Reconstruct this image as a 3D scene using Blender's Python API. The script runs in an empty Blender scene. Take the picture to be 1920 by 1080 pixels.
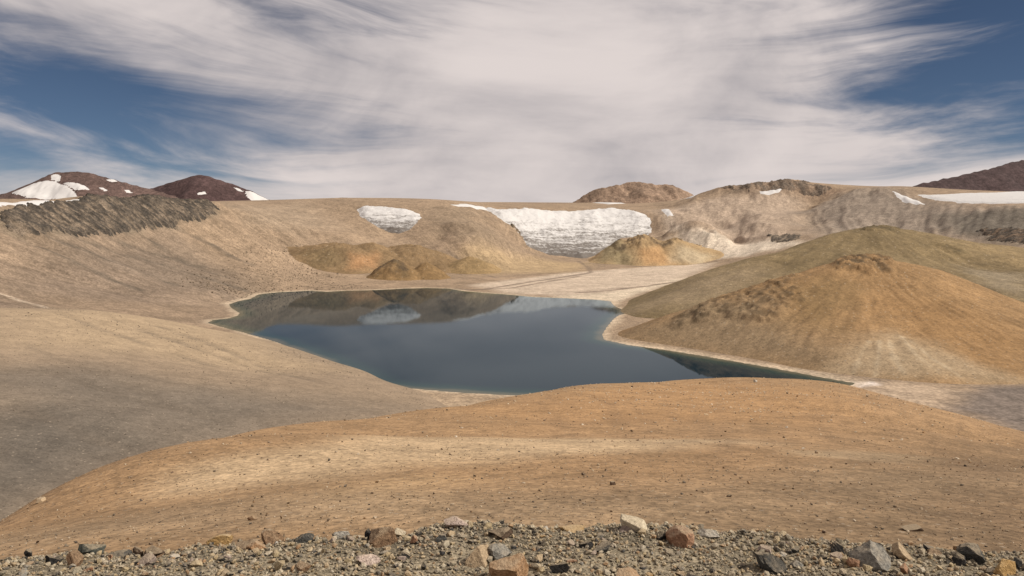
import bpy, math, random
import numpy as np
rng = np.random.default_rng(7); random.seed(7)
R = math.radians
scene = bpy.context.scene
# ------------------------------------------------------------------ camera
H = 200.0                      # eye height above the lake
F = 28 / 36 * 1920.0           # focal length in photograph pixels
CX, YH = 960.0, 420.0          # principal column, eye level row
cam = bpy.data.cameras.new('camera'); cam.lens = 28; cam.sensor_width = 36
cam.shift_y = -(540 - YH) / 1920.0
cam.clip_start = 0.1; cam.clip_end = 60000
camo = bpy.data.objects.new('camera', cam); scene.collection.objects.link(camo)
camo.location = (0, 0, H); camo.rotation_euler = (R(90), 0, 0)
scene.camera = camo
# ------------------------------------------------------------------ world, sun, exposure
SUN_DIR = np.array([0.86, -0.20, 0.80]); SUN_DIR /= np.linalg.norm(SUN_DIR)   # towards the sun
sun_el = math.asin(SUN_DIR[2]); sun_az = math.atan2(SUN_DIR[0], SUN_DIR[1])
w = bpy.data.worlds.new('World'); scene.world = w; w.use_nodes = True
nt = w.node_tree; nt.nodes.clear()
class G:
    """tiny helper for writing node trees as expressions"""
    def __init__(s, nt): s.nt = nt
    def n(s, t, **k):
        o = s.nt.nodes.new(t)
        for a, b in k.items(): setattr(o, a, b)
        return o
    def put(s, sock, v):
        if v is None: return
        if isinstance(v, bpy.types.NodeSocket): s.nt.links.new(v, sock)
        else: sock.default_value = v
    def m(s, op, a, b=None, c=None, clamp=False):
        o = s.n('ShaderNodeMath', operation=op, use_clamp=clamp)
        for i, v in enumerate((a, b, c)): s.put(o.inputs[i], v)
        return o.outputs[0]
    def noise(s, vec, scale, detail=4, rough=0.55, dist=0.0):
        o = s.n('ShaderNodeTexNoise'); s.put(o.inputs['Vector'], vec)
        o.inputs['Scale'].default_value = scale; o.inputs['Detail'].default_value = detail
        o.inputs['Roughness'].default_value = rough; o.inputs['Distortion'].default_value = dist
        return o.outputs['Fac']
    def vec(s, x, y, z=0.0):
        o = s.n('ShaderNodeCombineXYZ')
        for i, v in enumerate((x, y, z)): s.put(o.inputs[i], v)
        return o.outputs[0]
    def ramp(s, v, lo, hi, a=0.0, b=1.0):
        o = s.n('ShaderNodeMapRange', interpolation_type='SMOOTHSTEP')
        s.put(o.inputs[0], v)
        for i, q in zip((1, 2, 3, 4), (lo, hi, a, b)): o.inputs[i].default_value = q
        return o.outputs[0]
    def mix(s, f, a, b, mode='MIX'):
        o = s.n('ShaderNodeMix', data_type='RGBA', blend_type=mode)
        s.put(o.inputs[0], f)
        for i, v in ((6, a), (7, b)):
            if isinstance(v, tuple) and len(v) == 3: v = v + (1.0,)
            s.put(o.inputs[i], v)
        return o.outputs[2]
g = G(nt)
sky = g.n('ShaderNodeTexSky', sky_type='NISHITA'); sky.sun_disc = False
sky.sun_elevation = sun_el; sky.sun_rotation = sun_az; sky.altitude = 5000
sky.air_density = 1.0; sky.dust_density = 0.2; sky.ozone_density = 2.0
tc = g.n('ShaderNodeTexCoord'); sep = g.n('ShaderNodeSeparateXYZ'); nt.links.new(tc.outputs['Generated'], sep.inputs[0])
dx, dy, dz = sep.outputs
az = g.m('ARCTAN2', dx, dy); el = g.m('ARCSINE', dz)
bow = g.m('ADD', g.m('SUBTRACT', 1.0, g.m('MULTIPLY', dx, 0.5)), g.m('MULTIPLY', g.m('MULTIPLY', dx, dx), 0.8))
warp3 = g.m('MULTIPLY', g.m('SUBTRACT', g.noise(g.vec(dx, dy, g.m('MULTIPLY', dz, 2.0)), 3.0, 4, 0.5), 0.5), 0.05)
acr = g.m('DIVIDE', g.m('ADD', el, warp3), bow)
band = g.noise(g.vec(g.m('MULTIPLY', acr, 9.0), g.m('MULTIPLY', dx, 1.3), g.m('MULTIPLY', dy, 1.3)), 1.0, 5, 0.52, 0.3)
wisp = g.noise(g.vec(g.m('MULTIPLY', acr, 24.0), g.m('MULTIPLY', dx, 2.6), g.m('MULTIPLY', dy, 2.6)), 1.0, 8, 0.6, 0.7)
puff = g.noise(g.vec(dx, dy, g.m('MULTIPLY', dz, 2.2)), 3.4, 6, 0.55, 0.5)
def hole(a0, e0, ra, re, tilt=0.0):
    a = g.m('SUBTRACT', az, a0); e = g.m('SUBTRACT', g.m('SUBTRACT', el, e0), g.m('MULTIPLY', a, tilt))
    q = g.m('ADD', g.m('POWER', g.m('DIVIDE', g.m('ABSOLUTE', a), ra), 2.0), g.m('POWER', g.m('DIVIDE', g.m('ABSOLUTE', e), re), 2.0))
    return g.m('EXPONENT', g.m('MULTIPLY', q, -1.0))
openness = g.m('ADD', g.m('ADD', g.m('MULTIPLY', hole(-0.62, 0.135, 0.44, 0.12, -0.22), 0.98),
               g.m('MULTIPLY', hole(0.58, 0.235, 0.24, 0.18, 0.0), 1.20)),
               g.m('MULTIPLY', hole(-0.18, 0.27, 0.22, 0.05, 0.0), 0.42))
dens = g.m('ADD', g.m('MULTIPLY', band, 0.9), g.m('SUBTRACT', g.m('MULTIPLY', wisp, 1.7), 0.42))
dens = g.m('ADD', dens, g.m('ADD', g.m('MULTIPLY', puff, 0.7), 0.1))
dens = g.m('SUBTRACT', dens, openness)
cover = g.ramp(dens, 0.30, 1.10)
tone = g.ramp(g.m('ADD', g.m('ADD', g.m('MULTIPLY', puff, 0.75), g.m('MULTIPLY', wisp, 0.18)), g.m('MULTIPLY', band, 0.2)), 0.31, 0.72)
ccol = g.mix(tone, (0.36, 0.34, 0.36), (0.735, 0.66, 0.635))
b1 = g.n('ShaderNodeBackground'); b1.inputs[1].default_value = 0.042; nt.links.new(sky.outputs[0], b1.inputs[0])
b2 = g.n('ShaderNodeBackground'); b2.inputs[1].default_value = 1.0; nt.links.new(ccol, b2.inputs[0])
ms = g.n('ShaderNodeMixShader'); nt.links.new(cover, ms.inputs[0]); nt.links.new(b1.outputs[0], ms.inputs[1]); nt.links.new(b2.outputs[0], ms.inputs[2])
wo = g.n('ShaderNodeOutputWorld'); nt.links.new(ms.outputs[0], wo.inputs[0])
sl = bpy.data.lights.new('sun', 'SUN'); sl.energy = 5.0; sl.angle = R(0.5); sl.color = (1.0, 0.95, 0.87)
so = bpy.data.objects.new('sun', sl); scene.collection.objects.link(so)
from mathutils import Vector
so.rotation_euler = Vector(SUN_DIR).to_track_quat('Z', 'Y').to_euler()
vs = scene.view_settings; vs.view_transform = 'Standard'; vs.look = 'None'; vs.gamma = 1; vs.use_curve_mapping = False
vs.exposure = 0.0

# ------------------------------------------------------------------ numpy helpers
def _h(ix, iy, seed):
    n = (ix.astype(np.int64) * 374761393 + iy.astype(np.int64) * 668265263 + seed * 1442695041) & 0xFFFFFFFF
    n = ((n ^ (n >> 13)) * 1274126177) & 0xFFFFFFFF
    return ((n ^ (n >> 16)) & 0xFFFF) / 65535.0 * 2 * np.pi
def noise(x, y, seed=0):
    """2-D gradient noise, about -0.7..0.7"""
    x0 = np.floor(x); y0 = np.floor(y); fx = x - x0; fy = y - y0
    u = fx * fx * fx * (fx * (fx * 6 - 15) + 10); v = fy * fy * fy * (fy * (fy * 6 - 15) + 10)
    def d(i, j):
        a = _h(x0 + i, y0 + j, seed); return np.cos(a) * (fx - i) + np.sin(a) * (fy - j)
    a = d(0, 0); a = a + u * (d(1, 0) - a); b = d(0, 1); b = b + u * (d(1, 1) - b)
    return a + v * (b - a)
def fbm(x, y, wl, octv=5, gain=0.5, seed=0, ridged=False):
    s = 0.0; a = 1.0; t = 0.0; x = x / wl; y = y / wl
    for k in range(octv):
        q = noise(x, y, seed + k * 17)
        s = s + a * ((0.5 - np.abs(q) * 1.6) if ridged else q); t += a; a *= gain; x = x * 2.03 + 13.7; y = y * 2.03 + 5.1
    return s / t * (1.0 if ridged else 1.6)
def sstep(a, b, x):
    t = np.clip((x - a) / (b - a), 0, 1); return t * t * (3 - 2 * t)
def P(px, py, D):
    """a photograph pixel and a distance give a point of the place"""
    return np.array([(px - CX) / F * D, D, H - (py - YH) / F * D])
def Pz(px, py, z):
    D = (H - z) * F / (py - YH); return np.array([(px - CX) / F * D, D, z])
def rbf(pts, x, y, smooth=0.0, scale=1.0):
    pts = np.asarray(pts, float); n = len(pts)
    p = pts[:, :2] / scale; z = pts[:, 2]
    ker = lambda r: -r
    A = np.zeros((n + 3, n + 3)); d = np.hypot(p[:, None, 0] - p[None, :, 0], p[:, None, 1] - p[None, :, 1])
    A[:n, :n] = ker(np.sqrt(d * d + smooth ** 2)); A[:n, n] = A[n, :n] = 1; A[:n, n + 1:] = p; A[n + 1:, :n] = p.T
    c = np.linalg.lstsq(A, np.concatenate([z, np.zeros(3)]), rcond=None)[0]
    xf = x.ravel() / scale; yf = y.ravel() / scale
    out = c[n] + c[n + 1] * xf + c[n + 2] * yf
    for i in range(n):
        out += c[i] * ker(np.sqrt((xf - p[i, 0]) ** 2 + (yf - p[i, 1]) ** 2 + smooth ** 2))
    return out.reshape(x.shape)
def upsample(fn, x, y, k):
    """evaluate fn on a k times coarser grid and interpolate (x, y are regular grids)"""
    xs = x[0]; ys = y[:, 0]
    cx = np.linspace(xs[0], xs[-1], max(2, len(xs) // k)); cy = np.linspace(ys[0], ys[-1], max(2, len(ys) // k))
    gx, gy = np.meshgrid(cx, cy); return bil(cx, cy, fn(gx, gy), x, y)
def bil(cx, cy, Z, x, y):
    fx = np.clip((x - cx[0]) / (cx[1] - cx[0]), 0, len(cx) - 1.001); fy = np.clip((y - cy[0]) / (cy[1] - cy[0]), 0, len(cy) - 1.001)
    i = fx.astype(int); j = fy.astype(int); u = fx - i; v = fy - j
    return (Z[j, i] * (1 - u) + Z[j, i + 1] * u) * (1 - v) + (Z[j + 1, i] * (1 - u) + Z[j + 1, i + 1] * u) * v
def blur(Z, k, it=2):
    ker = np.ones(2 * k + 1) / (2 * k + 1)
    for _ in range(it):
        Zp = np.pad(Z, k, mode='edge')
        Z = np.apply_along_axis(lambda r: np.convolve(r, ker, 'valid'), 1, Zp)
        Z = np.apply_along_axis(lambda r: np.convolve(r, ker, 'valid'), 0, Z)
    return Z
def sdist(poly, x, y):
    """signed distance to a plan polygon, negative inside"""
    poly = np.asarray(poly)[:, :2]; d = np.full(x.shape, 1e18); ins = np.zeros(x.shape, bool)
    n = len(poly)
    for i in range(n):
        ax, ay = poly[i]; bx, by = poly[(i + 1) % n]
        ex, ey = bx - ax, by - ay; L = ex * ex + ey * ey + 1e-9
        t = np.clip(((x - ax) * ex + (y - ay) * ey) / L, 0, 1)
        d = np.minimum(d, (x - ax - t * ex) ** 2 + (y - ay - t * ey) ** 2)
        if ay != by:
            c = ((ay > y) != (by > y)) & (x < ex * (y - ay) / (by - ay) + ax); ins ^= c
    d = np.sqrt(d); return np.where(ins, -d, d)
def ldist(line, x, y):
    line = np.asarray(line)[:, :2]; d = np.full(x.shape, 1e18)
    for (ax, ay), (bx, by) in zip(line[:-1], line[1:]):
        ex, ey = bx - ax, by - ay; t = np.clip(((x - ax) * ex + (y - ay) * ey) / (ex * ex + ey * ey + 1e-9), 0, 1)
        d = np.minimum(d, (x - ax - t * ex) ** 2 + (y - ay - t * ey) ** 2)
    return np.sqrt(d)
class Surf:
    """a height sheet over a regular plan grid"""
    def __init__(s, x0, x1, y0, y1, res):
        s.cx = np.arange(x0, x1 + res * .5, res); s.cy = np.arange(y0, y1 + res * .5, res); s.res = res
        s.X, s.Y = np.meshgrid(s.cx, s.cy); s.Z = np.zeros_like(s.X); s.S = s.Z
    def z(s, x, y, smooth=False): return bil(s.cx, s.cy, s.S if smooth else s.Z, np.asarray(x, float), np.asarray(y, float))
    def hit(s, px, py, dmin=None, dmax=None):
        """where the sight line through a photograph pixel meets this ground"""
        D = np.linspace(dmin or s.cy[0], dmax or s.cy[-1], 3000); x = (px - CX) / F * D; zr = H - (py - YH) / F * D
        below = np.nonzero(s.z(x, D, True) >= zr)[0]
        i = below[0] if len(below) else int(np.argmin(zr - s.z(x, D, True)))
        return np.array([x[i], D[i], zr[i]])
    def poly(s, pts, **k): return np.array([s.hit(*p, **k) for p in pts])
    def base(s, c): s.C = np.empty(s.X.shape + (3,)); s.C[:] = c; s.K = np.zeros(s.X.shape)
    def paint(s, poly, col, feather, amt=1.0, wl=None, warp=0.0, line=0.0, seed=3):
        """a ground cover of its own colour spread over a plan polygon (or along a line)"""
        poly = np.asarray(poly); g_ = feather + warp + line + 2 * s.res
        i0, i1 = np.searchsorted(s.cx, (poly[:, 0].min() - g_, poly[:, 0].max() + g_)); j0, j1 = np.searchsorted(s.cy, (poly[:, 1].min() - g_, poly[:, 1].max() + g_))
        w_ = np.s_[j0:j1, i0:i1]; X, Y = s.X[w_], s.Y[w_]; full = np.zeros(s.X.shape)
        if X.size == 0: return full
        d = (ldist(poly, X, Y) - line) if line else sdist(poly, X, Y)
        if warp: d = d + fbm(X, Y, wl or warp * 3, 4, seed=seed) * warp
        m = sstep(feather, -feather, d) * amt; full[w_] = m
        s.C[w_] += (np.asarray(col) - s.C[w_]) * m[..., None]; return full
    def build(s, name, material, keep=None):
        X, Y, Z = s.X, s.Y, s.Z; ny, nx = X.shape
        q = np.arange(nx * ny).reshape(ny, nx)
        quads = np.stack([q[:-1, :-1], q[:-1, 1:], q[1:, 1:], q[1:, :-1]], -1).reshape(-1, 4)
        if keep is not None:
            kk = (keep[:-1, :-1] | keep[:-1, 1:] | keep[1:, 1:] | keep[1:, :-1]).ravel(); quads = quads[kk]
        used = np.unique(quads); remap = np.full(nx * ny, -1); remap[used] = np.arange(len(used))
        v = np.stack([X.ravel(), Y.ravel(), Z.ravel()], -1)[used]
        o = mesh(name, v, remap[quads], material, True)
        a = o.data.color_attributes.new('ground', 'FLOAT_COLOR', 'POINT')
        c = np.concatenate([np.clip(s.C.reshape(-1, 3)[used], 0.004, 0.95), s.K.ravel()[used][:, None]], -1)
        a.data.foreach_set('color', c.astype(np.float32).ravel())
        return o
def mesh(name, v, f, material, smooth=False, parent=None):
    me = bpy.data.meshes.new(name); v = np.asarray(v, np.float32); f = np.asarray(f, np.int32); k = f.shape[1]
    me.vertices.add(len(v)); me.vertices.foreach_set('co', v.ravel())
    me.loops.add(f.size); me.loops.foreach_set('vertex_index', f.ravel())
    me.polygons.add(len(f)); me.polygons.foreach_set('loop_start', np.arange(0, f.size, k, dtype=np.int32))
    me.polygons.foreach_set('use_smooth', np.full(len(f), smooth)); me.update(calc_edges=True)
    me.materials.append(material)
    o = bpy.data.objects.new(name, me); scene.collection.objects.link(o); o.parent = parent
    return o
def tag(o, label, cat=None, group=None, kind=None):
    o['label'] = label
    if cat: o['category'] = cat
    if group: o['group'] = group
    if kind: o['kind'] = kind
    return o

# ------------------------------------------------------------------ materials
CRX, CRY = 250.0, 2300.0       # middle of the crater, where its gullies run to
def ground_mat(name, fine, bump, streak=0.0, rough=0.95, spread=0.25, gravel=0.0, streak_k=(220.0, 0.012)):
    """earth: the cover colour of the sheet, broken up by grain at three sizes (metres) and by downhill wash lines"""
    m = bpy.data.materials.new(name); m.use_nodes = True; nt = m.node_tree; nt.nodes.clear(); g = G(nt)
    at = g.n('ShaderNodeAttribute', attribute_name='ground'); col = at.outputs['Color']
    ge = g.n('ShaderNodeNewGeometry'); pos = ge.outputs['Position']
    hs = []
    for i, wl in enumerate(fine):
        nz = g.noise(pos, 1.0 / wl, 6, 0.6); hs.append(nz)
        f = g.ramp(nz, 0.28, 0.72, 1 - spread * (1, 1.2, 1.6)[i], 1 + spread * (1, 1.2, 1.6)[i]); sc = g.n('ShaderNodeVectorMath', operation='SCALE')
        nt.links.new(col, sc.inputs[0]); nt.links.new(f, sc.inputs['Scale']); col = sc.outputs[0]
    if gravel:
        vo = g.n('ShaderNodeTexVoronoi'); nt.links.new(pos, vo.inputs['Vector']); vo.inputs['Scale'].default_value = 1 / gravel
        sp = g.n('ShaderNodeSeparateColor'); nt.links.new(vo.outputs['Color'], sp.inputs[0])
        dark = g.ramp(sp.outputs[0], 0.86, 0.97); pale = g.ramp(sp.outputs[1], 0.9, 0.98)
        near = g.ramp(vo.outputs['Distance'], 0.42, 0.25)
        col = g.mix(g.m('MULTIPLY', g.m('MULTIPLY', dark, near), 0.6), col, (0.06, 0.048, 0.036))
        col = g.mix(g.m('MULTIPLY', g.m('MULTIPLY', pale, near), 0.5), col, (0.42, 0.34, 0.25))
    if streak:
        s3 = g.n('ShaderNodeSeparateXYZ'); nt.links.new(pos, s3.inputs[0])
        x = g.m('SUBTRACT', s3.outputs[0], CRX); y = g.m('SUBTRACT', s3.outputs[1], CRY)
        th = g.m('ARCTAN2', x, y); r = g.m('SQRT', g.m('ADD', g.m('MULTIPLY', x, x), g.m('MULTIPLY', y, y)))
        wob = g.m('MULTIPLY', g.m('SUBTRACT', g.noise(pos, 0.006, 3), 0.5), 0.05)
        v = g.vec(g.m('MULTIPLY', g.m('ADD', th, wob), streak_k[0]), g.m('MULTIPLY', r, streak_k[1]))
        st = g.noise(v, 1.0, 5, 0.62); hs.append(st)
        k = g.m('MULTIPLY', at.outputs['Alpha'], streak)
        lo = g.m('SUBTRACT', 1.0, g.m('MULTIPLY', k, 0.45)); hi = g.m('ADD', 1.0, g.m('MULTIPLY', k, 0.45))
        f = g.m('ADD', lo, g.m('MULTIPLY', g.m('SUBTRACT', hi, lo), g.ramp(st, 0.32, 0.68)))
        sc = g.n('ShaderNodeVectorMath', operation='SCALE'); nt.links.new(col, sc.inputs[0]); nt.links.new(f, sc.inputs['Scale']); col = sc.outputs[0]
    sc = g.n('ShaderNodeVectorMath', operation='SCALE'); nt.links.new(col, sc.inputs[0]); sc.inputs['Scale'].default_value = 0.90; col = sc.outputs[0]
    bs = g.n('ShaderNodeBsdfPrincipled'); nt.links.new(col, bs.inputs['Base Color'])
    bs.inputs['Roughness'].default_value = rough; bs.inputs['Specular IOR Level'].default_value = 0.15
    h = g.m('MULTIPLY', hs[0], bump[0])
    for q, b in zip(hs[1:], bump[1:]): h = g.m('ADD', h, g.m('MULTIPLY', q, b))
    bp = g.n('ShaderNodeBump'); bp.inputs['Strength'].default_value = 1.0; bp.inputs['Distance'].default_value = 1.0
    nt.links.new(h, bp.inputs['Height']); nt.links.new(bp.outputs[0], bs.inputs['Normal'])
    ou = g.n('ShaderNodeOutputMaterial'); nt.links.new(bs.outputs[0], ou.inputs[0]); return m
def stone_mat(name, cols, sc, rough=0.92, per='object', dust=0.65):
    """rock: blotches of its colours at size sc (metres), dust on top; loose stones get a colour each"""
    m = bpy.data.materials.new(name); m.use_nodes = True; nt = m.node_tree; nt.nodes.clear(); g = G(nt)
    ge = g.n('ShaderNodeNewGeometry'); pos = ge.outputs['Position']
    n1 = g.noise(pos, 1 / sc, 6, 0.65); n2 = g.noise(pos, 4 / sc, 5, 0.7)
    ra = ge.outputs['Random Per Island'] if per == 'island' else n1
    cr = g.n('ShaderNodeValToRGB'); cr.color_ramp.interpolation = 'CONSTANT' if per == 'island' else 'LINEAR'
    e = cr.color_ramp.elements
    while len(e) < len(cols): e.new(0.5)
    for i, c in enumerate(cols):
        e[i].position = i / len(cols) if per == 'island' else 0.3 + 0.4 * i / max(1, len(cols) - 1); e[i].color = (*c, 1)
    nt.links.new(ra, cr.inputs[0]); col = cr.outputs[0]
    f = g.ramp(n2, 0.25, 0.75, 0.62, 1.35); s = g.n('ShaderNodeVectorMath', operation='SCALE')
    nt.links.new(col, s.inputs[0]); nt.links.new(f, s.inputs['Scale']); col = s.outputs[0]
    nrm = g.n('ShaderNodeSeparateXYZ'); nt.links.new(ge.outputs['Normal'], nrm.inputs[0])
    du = g.m('MULTIPLY', g.ramp(g.m('ADD', nrm.outputs[2], g.m('MULTIPLY', g.m('SUBTRACT', n1, .5), 1.4)), 0.35, 1.15), dust)
    col = g.mix(du, col, (0.34, 0.265, 0.175))
    bs = g.n('ShaderNodeBsdfPrincipled'); nt.links.new(col, bs.inputs['Base Color']); bs.inputs['Roughness'].default_value = rough
    bs.inputs['Specular IOR Level'].default_value = 0.15
    bp = g.n('ShaderNodeBump'); bp.inputs['Strength'].default_value = 0.8; bp.inputs['Distance'].default_value = sc * 0.25
    nt.links.new(g.m('ADD', n2, n1), bp.inputs['Height']); nt.links.new(bp.outputs[0], bs.inputs['Normal'])
    ou = g.n('ShaderNodeOutputMaterial'); nt.links.new(bs.outputs[0], ou.inputs[0]); return m
def snow_mat(name, dirt, layers):
    """old snow and ice; dirt 0..1 sets how much grit shows along its layers"""
    m = bpy.data.materials.new(name); m.use_nodes = True; nt = m.node_tree; nt.nodes.clear(); g = G(nt)
    at = g.n('ShaderNodeAttribute', attribute_name='ground'); ge = g.n('ShaderNodeNewGeometry'); pos = ge.outputs['Position']
    s3 = g.n('ShaderNodeSeparateXYZ'); nt.links.new(pos, s3.inputs[0])
    big = g.noise(pos, 0.012, 4, 0.6)
    wob = g.m('ADD', g.m('MULTIPLY', big, 40.0), g.m('MULTIPLY', s3.outputs[0], 0.02))
    lay = g.noise(g.vec(g.m('MULTIPLY', s3.outputs[0], 0.006), g.m('MULTIPLY', g.m('ADD', s3.outputs[2], wob), layers), g.m('MULTIPLY', s3.outputs[1], 0.004)), 1.0, 6, 0.65)
    spk = g.noise(pos, 0.07, 6, 0.7)
    a = g.m('ADD', g.m('MULTIPLY', at.outputs['Alpha'], 0.55 * dirt), g.m('MULTIPLY', g.m('SUBTRACT', spk, 0.5), 0.7 * dirt))
    d = g.ramp(g.m('ADD', lay, a), 0.58, 0.95)
    col = g.mix(d, (0.52, 0.495, 0.47), (0.12, 0.10, 0.082))
    bs = g.n('ShaderNodeBsdfPrincipled'); nt.links.new(col, bs.inputs['Base Color']); bs.inputs['Roughness'].default_value = 0.7
    bp = g.n('ShaderNodeBump'); bp.inputs['Strength'].default_value = 0.8; bp.inputs['Distance'].default_value = 6.0 * max(dirt, .2)
    nt.links.new(g.m('SUBTRACT', spk, g.m('MULTIPLY', d, 0.6)), bp.inputs['Height']); nt.links.new(bp.outputs[0], bs.inputs['Normal'])
    ou = g.n('ShaderNodeOutputMaterial'); nt.links.new(bs.outputs[0], ou.inputs[0]); return m

# ------------------------------------------------------------------ the crater: floor, walls, rim
SHORE = [(390,605),(400,600),(428,597),(446,592),(450,587),(434,577),(430,571),(445,565),(470,560),(485,552),(520,548),(580,545),(612,547),
 (650,545),(700,544),(760,541),(800,540),(840,541),(870,546),(920,550),(960,553),(1000,557),(1060,559),(1120,562),(1145,565),(1150,573),(1163,579),
 (1178,587),(1160,591),(1150,598),(1138,612),(1129,626),(1131,637),(1150,641),(1178,647),(1245,656),(1313,667),(1378,678),(1441,689),(1490,698),(1530,706),(1575,714),(1606,719),
 (1590,724),(1500,735),(1300,746),(1100,745),(960,741),(850,735),(760,727),(700,719),(630,684),(570,660),(515,640),(460,624),(420,614)]
shore = np.array([Pz(a, b, 0.0) for a, b in SHORE])
T = Surf(-4400, 4600, 560, 6600, 9)
C3 = [(1000,530,2650),(1100,510,3150),(1200,505,3250),(900,520,2850),(1150,545,2350),(1200,520,2900),(1300,500,3500),(1340,480,3750),(600,530,2600),(700,525,2700),
 (850,500,3200),(1000,500,3350),(1080,487,3800),(1150,490,3750),
 (730,445,3550),(730,412,3730),(730,388,3900),(630,372,4150),(730,375,4220),(850,377,4250),(560,450,3200),(560,400,3750),(500,379,4100),(470,430,3000),(450,500,2500),(520,500,2750),
 (640,440,3400),(660,400,3850),(790,400,3850),(800,440,3500),
 (870,398,3950),(860,418,3550),(885,440,3400),(900,450,3380),(950,480,3450),(830,450,3500),(820,475,3300),
 (920,393,4300),(1000,395,4500),(1100,395,4700),(1200,399,4700),(1220,440,4450),(1000,440,4150),(1080,440,4300),(960,420,4100),(1000,475,3900),(1090,483,3900),(1150,460,4150),
 (960,383,5000),(960,379,6000),(1100,380,6000),(1200,385,5200),(1250,390,5000),(700,379,5500),(550,381,5500),(300,384,5500),(0,386,6000),
 (1250,420,4500),(1300,400,4600),(1300,369,5200),(1340,356,5000),(1400,348,4950),(1480,339,4900),(1550,351,4800),(1400,390,4600),(1480,400,4400),(1450,440,3900),(1380,460,3950),(1300,465,3950),
 (1600,358,4500),(1680,351,4300),(1750,363,4150),(1820,386,3600),(1900,389,3300),(1310,418,4150),(1330,440,3950),(1262,440,4400),(1362,430,4400),(1370,455,4080),(1425,425,4080),(1450,405,4250),(1520,395,4650),(1525,425,4150),(1600,400,4020),(1600,420,3850),(1700,440,3500),(1850,445,3100),(1920,450,2900),(1550,445,3600),(1800,363,4800),(1920,361,4600),
 (1800,365,5700),(1920,363,5500),(1720,362,5600),(2150,370,3700),(2150,450,2500),(2200,362,5500),
 (20,396,1950),(100,380,2200),(200,371,2450),(300,373,2750),(400,385,3000),(430,380,3600),(30,432,1890),(150,428,2170),(250,430,2430),(400,410,2930),
 (100,480,1850),(200,480,2100),(300,480,2350),(400,470,2650),(0,520,1600),(150,530,1800),(300,530,2050),(400,545,2050),(100,570,1550),(250,575,1650),(350,590,1700),
 (0,394,2350),(100,385,2600),(200,378,2900),(0,388,3100),(300,378,3200),(-300,398,2200),(100,384,3600),(300,379,3900),(-300,400,1500),(-300,385,3000),(-300,500,1300),(-200,560,1200),(-500,390,4500),(0,384,4500),
 (1850,760,870),(1920,800,780),(2200,760,870),(1700,735,930),(960,770,840),(500,800,780),(1500,600,1650),(1700,560,2050),(1900,520,2500),(1300,540,2450),(2200,520,2400)]
pts = [P(*c) for c in C3] + [np.array(p) for p in
 ((-600,600,3),(0,600,3),(600,600,2),(1300,900,6),(1700,5800,330),(600,6500,370),(-2500,6500,330),(2200,6400,400),(3500,5500,400),(1750,5700,360),(1000,5900,345))]
for a, b in SHORE[::3]: pts.append(Pz(a, b, 0.0))
sd = sdist(shore, T.X, T.Y)
T.Z = upsample(lambda x, y: rbf(pts, x, y, 30.0), T.X, T.Y, 3)
T.Z = blur(T.Z, 3, 2)
th = np.arctan2(T.X - CRX, T.Y - CRY); rr = np.hypot(T.X - CRX, T.Y - CRY)
gy, gx = np.gradient(T.Z, T.res); slope = np.hypot(gx, gy); steep = sstep(0.12, 0.42, slope)
# keep the beaches and the flats low, dip under the water with an even bed
ws = np.exp(-np.clip(sd, 0, None) ** 2 / 45.0 ** 2)
T.Z = np.where(sd > 0, ws * 0.045 * sd + (1 - ws) * np.maximum(T.Z, np.clip(0.045 * sd, 0, 2.0)), np.maximum(0.07 * sd, -14))
T.S = T.Z.copy()
out = sstep(20, 160, sd)
def tp_(p, dm): return T.poly(p, dmin=dm)
T.Z += out * (fbm(T.X, T.Y, 420, 5, 0.5, 1) * (1.0 + 21 * steep) + fbm(T.X, T.Y, 90, 4, 0.5, 5) * (0.2 + 5 * steep))
BR = tp_(( (1240,392),(1330,368),(1500,362),(1560,400),(1540,448),(1400,470),(1250,445)), 3000)
mb = sstep(200, -100, sdist(BR, T.X, T.Y)) * out * steep
T.Z += mb * fbm(th * 2300 + fbm(T.X, T.Y, 500, 3, seed=7) * 160, rr * 0.35, 330, 5, 0.55, 25, True) * 62
LW = tp_(((430,385),(640,385),(660,440),(560,455),(440,470)), 2200)
T.Z += sstep(250, -50, sdist(LW, T.X, T.Y)) * out * steep * fbm(th * 2300 + fbm(T.X, T.Y, 400, 3, seed=6) * 120, rr * 0.3, 260, 5, 0.55, 27, True) * 44
gul = fbm(th * 2300 + fbm(T.X, T.Y, 300, 3, seed=8) * 60, rr * 0.10, 150, 4, 0.5, 21, True)      # gullies run downhill to the middle
T.Z += out * steep * gul * 17.0
CLIFF = [(8,408),(60,390),(150,379),(250,373),(330,375),(385,382),(408,400),(395,416),(330,425),(250,434),(170,438),(100,436),(40,440),(12,428)]
cp = T.poly(CLIFF, dmin=1500)
mc = sstep(50, -25, sdist(cp, T.X, T.Y) + fbm(T.X, T.Y, 120, 4, seed=31) * 45)
PEAK = [(1345,360),(1400,348),(1480,339),(1550,350),(1580,360),(1530,368),(1450,368),(1400,366)]
pk = T.poly(PEAK, dmin=3000)
mp = sstep(70, -60, sdist(pk, T.X, T.Y) + fbm(T.X, T.Y, 160, 4, seed=33) * 60)
T.Z += mp * (fbm(T.X, T.Y, 150, 6, 0.6, 51, True) * 45)
RW = [(1500,400),(1580,362),(1680,356),(1760,382),(1920,392),(2150,395),(2150,450),(1920,455),(1700,445),(1540,450)]
rw = T.poly(RW, dmin=2300)
mr = sstep(120, -80, sdist(rw, T.X, T.Y))
th2 = np.arctan2(T.X - 700, T.Y - 1500); rr2 = np.hypot(T.X - 700, T.Y - 1500)
ribs = fbm(th2 * 2600 + fbm(T.X, T.Y, 200, 2, seed=9) * 25, rr2 * 0.04, 80, 4, 0.5, 61, True)
T.Z += mr * ribs * 24
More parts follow.
